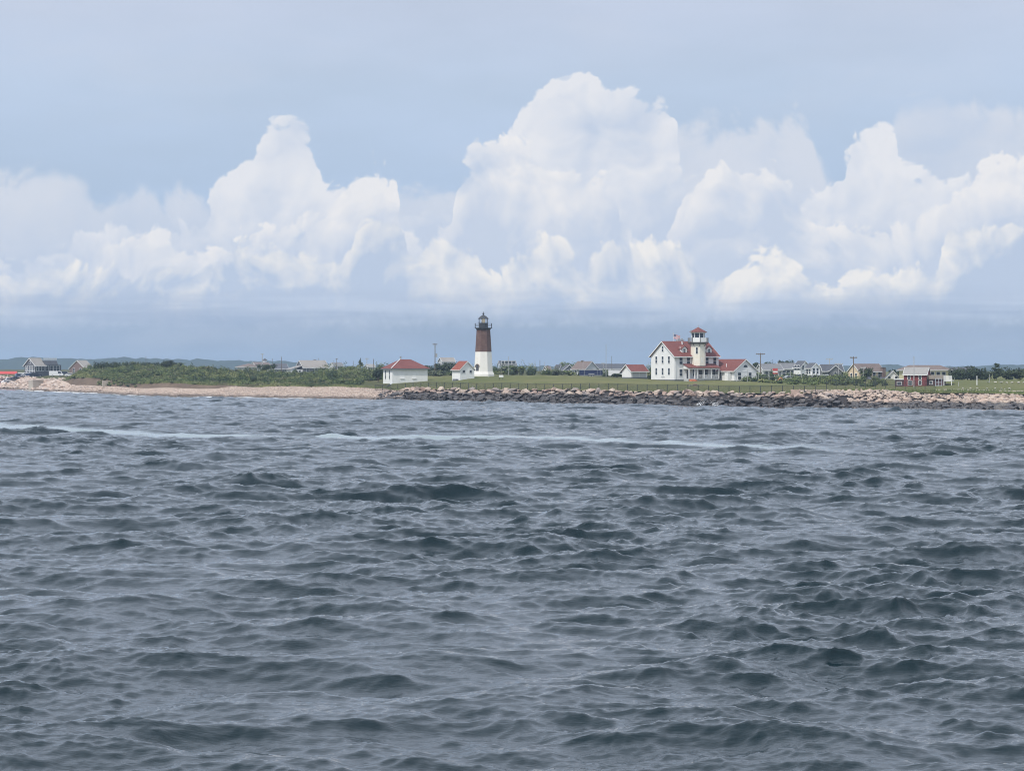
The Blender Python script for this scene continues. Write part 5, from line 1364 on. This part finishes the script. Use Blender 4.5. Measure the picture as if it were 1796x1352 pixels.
# spray where a wave breaks on the seawall
def spray():
    rs = random.Random(3); pl = []
    for (u, hgt) in ((1230, 1.6), (1255, 1.1)):
        for i in range(70):
            X = ux(u, 316.5) + rs.gauss(0, 0.45); Y = float(shore_y(X)) - 0.6 + rs.uniform(-0.6, 0.4); k = rs.random() ** 1.8
            s = rs.uniform(0.05, 0.16) * (1.2 - k); pl.append((X + k * 0.9 * (1 if u < 1240 else -0.6), Y, 0.1 + k * hgt, s * 1.3, s, s, rs.uniform(0, 3), rs.randrange(999)))
    M['spray'] = material('white_spray', coat((0.85, 0.87, 0.88), 0.9, 0.0))
    o = rock_mass('spray', pl, M['spray']); tag(o, 'white spray of a wave breaking against the dark seawall', 'spray', kind='stuff')
spray()
# ------------------------------------------------------------------ vegetation
def leaf_mat(a, b, c, twig=False):
    def f(N, bs):
        t = N.new('ShaderNodeAttribute', attribute_name='tint').outputs['Fac']
        pos = N.new('ShaderNodeNewGeometry').outputs['Position']
        oi = N.new('ShaderNodeObjectInfo').outputs['Random']
        n = N.noise(pos, 0.16, 3.0, 0.6)
        k = N.m('ADD', N.m('MULTIPLY', t, 0.6), N.m('MULTIPLY', n, 0.6))
        col = N.mix(N.sstep(k, 0.30, 0.60), a, b); col = N.mix(N.sstep(k, 0.66, 0.92), col, c)
        tw = N.noise(pos, 0.11, 2.0, 0.5)
        if twig: col = N.mix(N.sstep(tw, 0.56, 0.70, 0.0, 0.75), col, (0.130, 0.115, 0.085, 1))
        col = N.mix(1.0, col, N.lin(N.noise(pos, 1.3, 2.0, 0.5), 0.25, 0.75, 0.55, 1.5), 'MULTIPLY')
        N.put(bs.inputs['Base Color'], col); bs.inputs['Roughness'].default_value = 0.8
        bs.inputs['Specular IOR Level'].default_value = 0.15
    return f
M['scrub'] = material('scrub_leaves', leaf_mat((0.055, 0.082, 0.036, 1), (0.118, 0.150, 0.056, 1), (0.235, 0.235, 0.105, 1), True))
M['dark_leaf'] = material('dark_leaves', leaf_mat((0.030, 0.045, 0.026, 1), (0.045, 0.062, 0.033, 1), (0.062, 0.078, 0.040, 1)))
M['grey_leaf'] = material('grey_green_leaves', leaf_mat((0.075, 0.095, 0.065, 1), (0.105, 0.125, 0.085, 1), (0.14, 0.15, 0.10, 1)))
M['bark'] = material('bark', coat((0.10, 0.08, 0.065), 0.95, 0.4))
NRG = np.random.default_rng(21)
def leaf_quads(blobs, size=0.42):
    """blobs: (x, y, z, rx, ry, rz, n, tint) ellipsoids filled with leaf clumps, thickest near the surface; returns co, faces, tint"""
    cs, ts = [], []
    for (x, y, z, rx, ry, rz, n, tn) in blobs:
        d = NRG.normal(size=(n, 3)); d[:, 2] = np.where(d[:, 2] < -0.35, -d[:, 2], d[:, 2]); d /= np.linalg.norm(d, axis=1)[:, None]
        rad = NRG.uniform(0.45, 1.08, n) ** 0.6
        rad *= 1 + 0.16 * np.sin(d[:, 0] * 5 + x) * np.cos(d[:, 2] * 6 + y)
        c = d * rad[:, None] * np.array([rx, ry, rz]) + np.array([x, y, z])
        nn = d + NRG.normal(0, 0.38, (n, 3)); nn /= np.linalg.norm(nn, axis=1)[:, None]
        up = NRG.normal(size=(n, 3)); a = np.cross(nn, up); a /= np.linalg.norm(a, axis=1)[:, None]; b = np.cross(nn, a)
        s = (size * NRG.uniform(0.55, 1.25, n))[:, None]
        q = np.stack([c - a * s * 0.5, c - b * s * 0.42, c + a * s * 0.5, c + b * s * 0.42], 1)
        cs.append(q.reshape(-1, 3)); ts.append(np.repeat(np.clip(tn + NRG.normal(0, 0.10, n), 0, 1), 4))
    co = np.concatenate(cs); f = np.arange(len(co)).reshape(-1, 4)
    return co, f, np.concatenate(ts)
def foliage(name, blobs, mat, size=0.42, parent=None, kind=None):
    co, f, t = leaf_quads(blobs, size)
    if parent is not None: co = co - np.array(parent.location)
    o = mesh_np(name, co, f, mat, False, kind)
    a = o.data.attributes.new('tint', 'FLOAT', 'POINT'); a.data.foreach_set('value', t.astype(np.float32))
    if parent is not None: o.parent = parent
    return o
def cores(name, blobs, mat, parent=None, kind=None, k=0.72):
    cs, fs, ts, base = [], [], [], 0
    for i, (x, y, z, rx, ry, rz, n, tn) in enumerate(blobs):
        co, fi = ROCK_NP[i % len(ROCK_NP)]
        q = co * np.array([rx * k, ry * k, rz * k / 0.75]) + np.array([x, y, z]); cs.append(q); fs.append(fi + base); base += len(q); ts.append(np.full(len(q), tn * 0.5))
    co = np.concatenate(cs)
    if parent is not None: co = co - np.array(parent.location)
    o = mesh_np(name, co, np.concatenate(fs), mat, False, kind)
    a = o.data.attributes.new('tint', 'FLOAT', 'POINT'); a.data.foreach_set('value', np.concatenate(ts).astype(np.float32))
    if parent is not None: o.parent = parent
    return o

# low coastal scrub, one tangled mass
rb = random.Random(5)
def scrub_blobs(n, xr, tr, hr, wr, ok=None, dens=52):
    out = []
    for _ in range(n):
        x = rb.uniform(*xr); tmin = float(np.interp(x, *zip(*INL))) if x < -34 else tr[0]
        t = max(tmin - 0.2, tr[0]) + (tr[1] - max(tmin, tr[0])) * rb.random() ** 1.3
        if ok and not ok(x, t): continue
        h = rb.uniform(*hr); w = rb.uniform(*wr); y = shore(x, t)
        patch = mnoise.noise(Vector((x * 0.05, y * 0.05, 0.0))) * 0.75 + 0.5
        hh = h * (0.65 + 0.7 * (mnoise.noise(Vector((x * 0.09, y * 0.07, 3.0))) * 0.5 + 0.5))
        hh *= 0.42 + 0.58 * min(1.0, max(0.0, (t - tmin) / 26.0))
        if rb.random() < 0.10: hh *= 1.7
        out.append((x, y, float(hxt(x, t)) + hh * 0.25, w, w, hh * 0.85, int(dens * w * w * 0.5) + 10, min(1, max(0, patch + rb.uniform(-0.28, 0.28)))))
    return out
no_drive = lambda x, t: not (x < -134 and t < 75)
B = scrub_blobs(1900, (-156, -34), (0, 95), (0.8, 2.0), (0.8, 2.1), lambda x, t: not (x > -43 and t < 42))
B += scrub_blobs(170, (-64, -36), (45, 120), (1.6, 3.0), (1.4, 2.4), lambda x, t: x + 0.2 * t > -58 + 10)
for _ in range(70):
    x = rb.uniform(-137, -114); t = rb.uniform(10.5, 15.5); w = rb.uniform(0.6, 1.2)
    B.append((x, shore(x, t), float(hxt(x, t)) + 0.2, w, w, rb.uniform(0.4, 0.8), 26, rb.uniform(0.3, 0.8)))

B += scrub_blobs(160, (-34, 64), (70, 150), (1.5, 2.8), (1.4, 2.6), lambda x, t: not (-3 < x < 33 and t < 120))
B += scrub_blobs(110, (58, 92), (46, 90), (1.2, 2.2), (1.0, 1.8))
cores('thicket_core', B, M['dark_leaf'], None, None)  # solid dark blobs added so the scrub cannot be seen through
tc = bpy.data.objects['thicket_core']; tc['kind'] = 'stuff'; tag(tc, 'dark solid blobs filling the inside of the coastal scrub', 'scrub')
sc_ = foliage('scrub', B, M['scrub'], 0.36, None, 'stuff'); tag(sc_, 'tangled green coastal scrub behind the beach and between the houses', 'scrub')
# beach grass along the edge of the bank
def grass_stuff():
    vs, ts = [], []
    for i in range(5200):
        x = rb.uniform(-157, -30); t = float(np.interp(x, *zip(*INL))) + rb.uniform(-0.5, 2.2); y = shore(x, t)
        z = float(hxt(x, t)); h = rb.uniform(0.25, 0.6); w = 0.12; lx = rb.uniform(-0.15, 0.3)
        vs += [(x - w, y, z - 0.05), (x + w, y, z - 0.05), (x + w * 0.3 + lx, y + 0.05, z + h), (x - w * 0.3 + lx, y + 0.05, z + h)]; ts += [rb.uniform(0.5, 1)] * 4
    for i in range(1600):
        x = rb.uniform(72, 125); t = rb.uniform(12.2, 15.2); y = shore(x, t)
        z = float(hxt(x, t)); h = rb.uniform(0.2, 0.5); w = 0.12; lx = rb.uniform(-0.15, 0.3)
        vs += [(x - w, y, z - 0.05), (x + w, y, z - 0.05), (x + w * 0.3 + lx, y + 0.05, z + h), (x - w * 0.3 + lx, y + 0.05, z + h)]; ts += [rb.uniform(0.3, 0.9)] * 4
    o = mesh_np('beach_grass', np.array(vs), np.arange(len(vs)).reshape(-1, 4), M['scrub'], False, 'stuff')
    a = o.data.attributes.new('tint', 'FLOAT', 'POINT'); a.data.foreach_set('value', np.array(ts, np.float32))
    tag(o, 'tufts of beach grass along the top of the shore', 'grass')
grass_stuff()

def tree(label, u, Y, vt, wpx, mat='dark_leaf', shape='round', name='tree', cat='tree', vb=None, lobes=7, group=None, dens=70, size=0.42):
    X = ux(u, Y); g = gz(X, Y) if vb is None else vz(vb, Y)
    h = vz(vt, Y) - g; R = wpx / FPX * Y / 2
    r = root(name, (X, K * Y, g), label, cat, group)
    Y = K * Y; rr = random.Random(int(u * 13)); bl = []
    tr = MB().bar((0, 0, -0.4), (0.1, 0, h * 0.62), max(0.07, h * 0.03), 7, max(0.03, h * 0.012))
    if shape == 'spire':
        for k in range(6):
            f = k / 5; bl.append((X + rr.uniform(-.2, .2), Y, g + h * (0.15 + 0.78 * f), R * (1 - 0.85 * f), R * (1 - 0.85 * f), h * 0.14, int(dens * (1.1 - f)), rr.random()))
    elif shape == 'hedge':
        n = max(3, int(wpx / 5))
        for k in range(n): bl.append((X - R + (k + 0.5) * 2 * R / n, Y + rr.uniform(-.3, .3), g + h * 0.5, R / n * 1.6, 1.4, h * rr.uniform(0.44, 0.52), dens, rr.random()))
    elif shape == 'pine':
        bl.append((X, Y, g + h * 0.38, R, R * 0.8, h * 0.36, dens * 3, 0.3))
        for k, (dx_, dz_) in enumerate(((-0.35, 0.72), (0.1, 0.82), (0.4, 0.68), (-0.05, 0.93), (0.25, 0.9))): bl.append((X + dx_ * R, Y, g + dz_ * h, R * 0.34, R * 0.3, h * 0.07, dens // 2, rr.random()))
    else:
        bl.append((X, Y, g + h * 0.5, R * 0.8, R * 0.7, h * 0.42, dens * 2, rr.random()))
        for k in range(lobes):
            a = 2 * math.pi * k / lobes + rr.random(); q = rr.uniform(0.45, 0.72)
            bl.append((X + q * R * math.cos(a), Y + q * R * 0.7 * math.sin(a), g + h * rr.uniform(0.32, 0.74), R * rr.uniform(0.3, 0.5), R * rr.uniform(0.3, 0.45), h * rr.uniform(0.16, 0.26), dens, rr.random()))
            tr.bar((0, 0, h * 0.2), (q * R * 0.8 * math.cos(a), q * R * 0.5 * math.sin(a), h * 0.5), h * 0.012 + 0.02, 5, 0.02)
    tr.build('trunk', M['bark'], r)
    cr_ = foliage('crown', bl, M[mat], size, r)
    sub = cores('inner_core', bl, M['dark_leaf'], r, k=0.62)  # dark solid filler blobs that close the crown to view
    return r
tree('dark double-topped tree standing out on the green mound', 293, 488.0, 630, 24)
tree('rounded dark tree right of the mound top', 308, 490.0, 633.5, 26)
tree('round green shrub on the slope right of the mound', 365, 478.0, 640.3, 26, 'scrub', vb=654, name='shrub', cat='shrub')
tree('flat clipped dark hedge on top of the mound, left one', 188, 500.0, 633.8, 48, shape='hedge', name='hedge', cat='hedge')
tree('flat clipped dark hedge on top of the mound, right one', 250, 505.0, 634.2, 60, shape='hedge', name='hedge', cat='hedge')
tree('dark spreading cedar in front of the far cottages', 467, 520.0, 636.5, 42, vb=656)
tree('pointed evergreen above the scrub behind the cobble beach', 632, 540.0, 629, 13, shape='spire', vb=645)
tree('broad green shrub left of the pointed evergreen', 612, 500.0, 641, 34, 'scrub', vb=655, name='shrub', cat='shrub')
tree('dark bush at the left corner of the white block building', 663, 412.0, 643, 22, vb=672, name='shrub', cat='shrub')
tree('bush right beside the white block building', 754, 440.0, 638, 26, 'dark_leaf', vb=662, name='shrub', cat='shrub')
tree('tall bush below the utility pole', 772, 446.0, 634, 30, 'dark_leaf', vb=662, name='shrub', cat='shrub')
tree('tall bush behind the little shed roof', 793, 450.0, 635, 26, 'dark_leaf', vb=662, name='shrub', cat='shrub')
tree('grey low thicket under the utility pole', 768, 425.0, 648, 36, 'grey_leaf', vb=664, name='shrub', cat='shrub')
tree('silvery bush just right of the lighthouse', 879, 435.0, 643, 22, 'grey_leaf', vb=660, name='shrub', cat='shrub')
tree('big dome-shaped green bush right of the lighthouse', 907, 440.0, 638.8, 38, 'scrub', vb=659, name='shrub', cat='shrub')
tree('low bush left of the trailer, farthest left of its row', 961, 445.0, 649, 18, 'scrub', vb=661, name='shrub', cat='shrub')
tree('grey-green bush in the middle of the row left of the trailer', 978, 445.0, 647, 26, 'grey_leaf', vb=661, name='shrub', cat='shrub')
tree('wide bush close to the left end of the trailer', 1000, 445.0, 649, 26, 'scrub', vb=662, name='shrub', cat='shrub')
tree('far round tree top over the small gabled houses', 992, 640.0, 632.5, 30, 'scrub', vb=655)
tree('second far tree top over the small gabled houses', 1008, 640.0, 632, 22, 'scrub', vb=655)
tree('dark bush left of the white garage', 1083, 408.0, 654.5, 24, 'dark_leaf', vb=664, name='shrub', cat='shrub')
tree('dark bush between the garage and the station house', 1138, 392.0, 658, 8, 'dark_leaf', vb=667, name='shrub', cat='shrub')
tree('low dark tree top behind the utility pole with wide crossarm', 1327, 520.0, 634, 16, vb=655)
tree('round dark tree top left of the pair behind the grey roofs', 1351, 520.0, 630.5, 24, vb=655)
tree('rounded dark tree top in the middle behind the grey roofs', 1371, 520.0, 630, 16, vb=655)
tree('highest dark tree top behind the grey roofs', 1385, 520.0, 628.8, 22, vb=655)
tree('grey-green shrub below the grey-roofed houses right of the annex', 1376, 400.0, 657, 36, 'grey_leaf', vb=670, name='shrub', cat='shrub')
tree('shrub in front of the tall white house', 1395, 410.0, 655, 30, 'grey_leaf', vb=668, name='shrub', cat='shrub')
tree('shrub under the grey shingled house', 1460, 420.0, 656, 50, 'grey_leaf', vb=670, name='shrub', cat='shrub')
tree('dark tree in front of the brown roof of the tan house', 1519, 392.0, 643.5, 26, vb=672)
tree('bluish dark tree between the white cottage and yellow house', 1566, 420.0, 645.5, 14, vb=670)
tree('dark tree at the left wall of the yellow house', 1577, 412.0, 648, 14, vb=672)
tree('dark rounded tree behind the low dark roof', 1699, 430.0, 638.3, 26, vb=662)
tree('dark hedge in front of the low dark-roofed house', 1697, 385.0, 645, 66, shape='hedge', vb=675, name='hedge', cat='hedge', dens=110)
tree('dark low tree between hedge and the right-hand trees', 1714, 385.0, 646.5, 30, vb=674)
tree('tall dark tree rising from the left end of the dark hedge', 1683, 388.0, 642, 22, vb=674)
tree('second tall dark tree behind the dark hedge', 1704, 388.0, 640.5, 28, vb=674)
tree('dark tree closing the gap left of the windswept pine', 1729, 385.0, 648, 26, vb=674)
tree('windswept pine with ragged top at the right', 1747, 380.0, 637, 26, shape='pine', vb=672)
tree('broad dark tree right of the windswept pine', 1765, 385.0, 640.5, 46, vb=672, dens=110)
tree('low dark trees at the right edge of the grass', 1788, 385.0, 644, 54, vb=673, dens=110)

# ------------------------------------------------------------------ hazy summer air
HAZE = 0.00011
hz = MB().box(-6000, 6000, -400, 6500, -4.5, 40).build('haze', bpy.data.materials.new('haze_air'))
hz['kind'] = 'stuff'; tag(hz, 'thin pale summer haze filling the air', 'haze')
hm = hz.data.materials[0]; hm.use_nodes = True; hm.node_tree.nodes.clear()
H = NT(hm.node_tree); pv_ = H.new('ShaderNodeVolumePrincipled')
pv_.inputs['Color'].default_value = (0.60, 0.77, 1.0, 1); pv_.inputs['Density'].default_value = HAZE; pv_.inputs['Anisotropy'].default_value = 0.2
H.l.new(pv_.outputs[0], H.new('ShaderNodeOutputMaterial').inputs['Volume'])
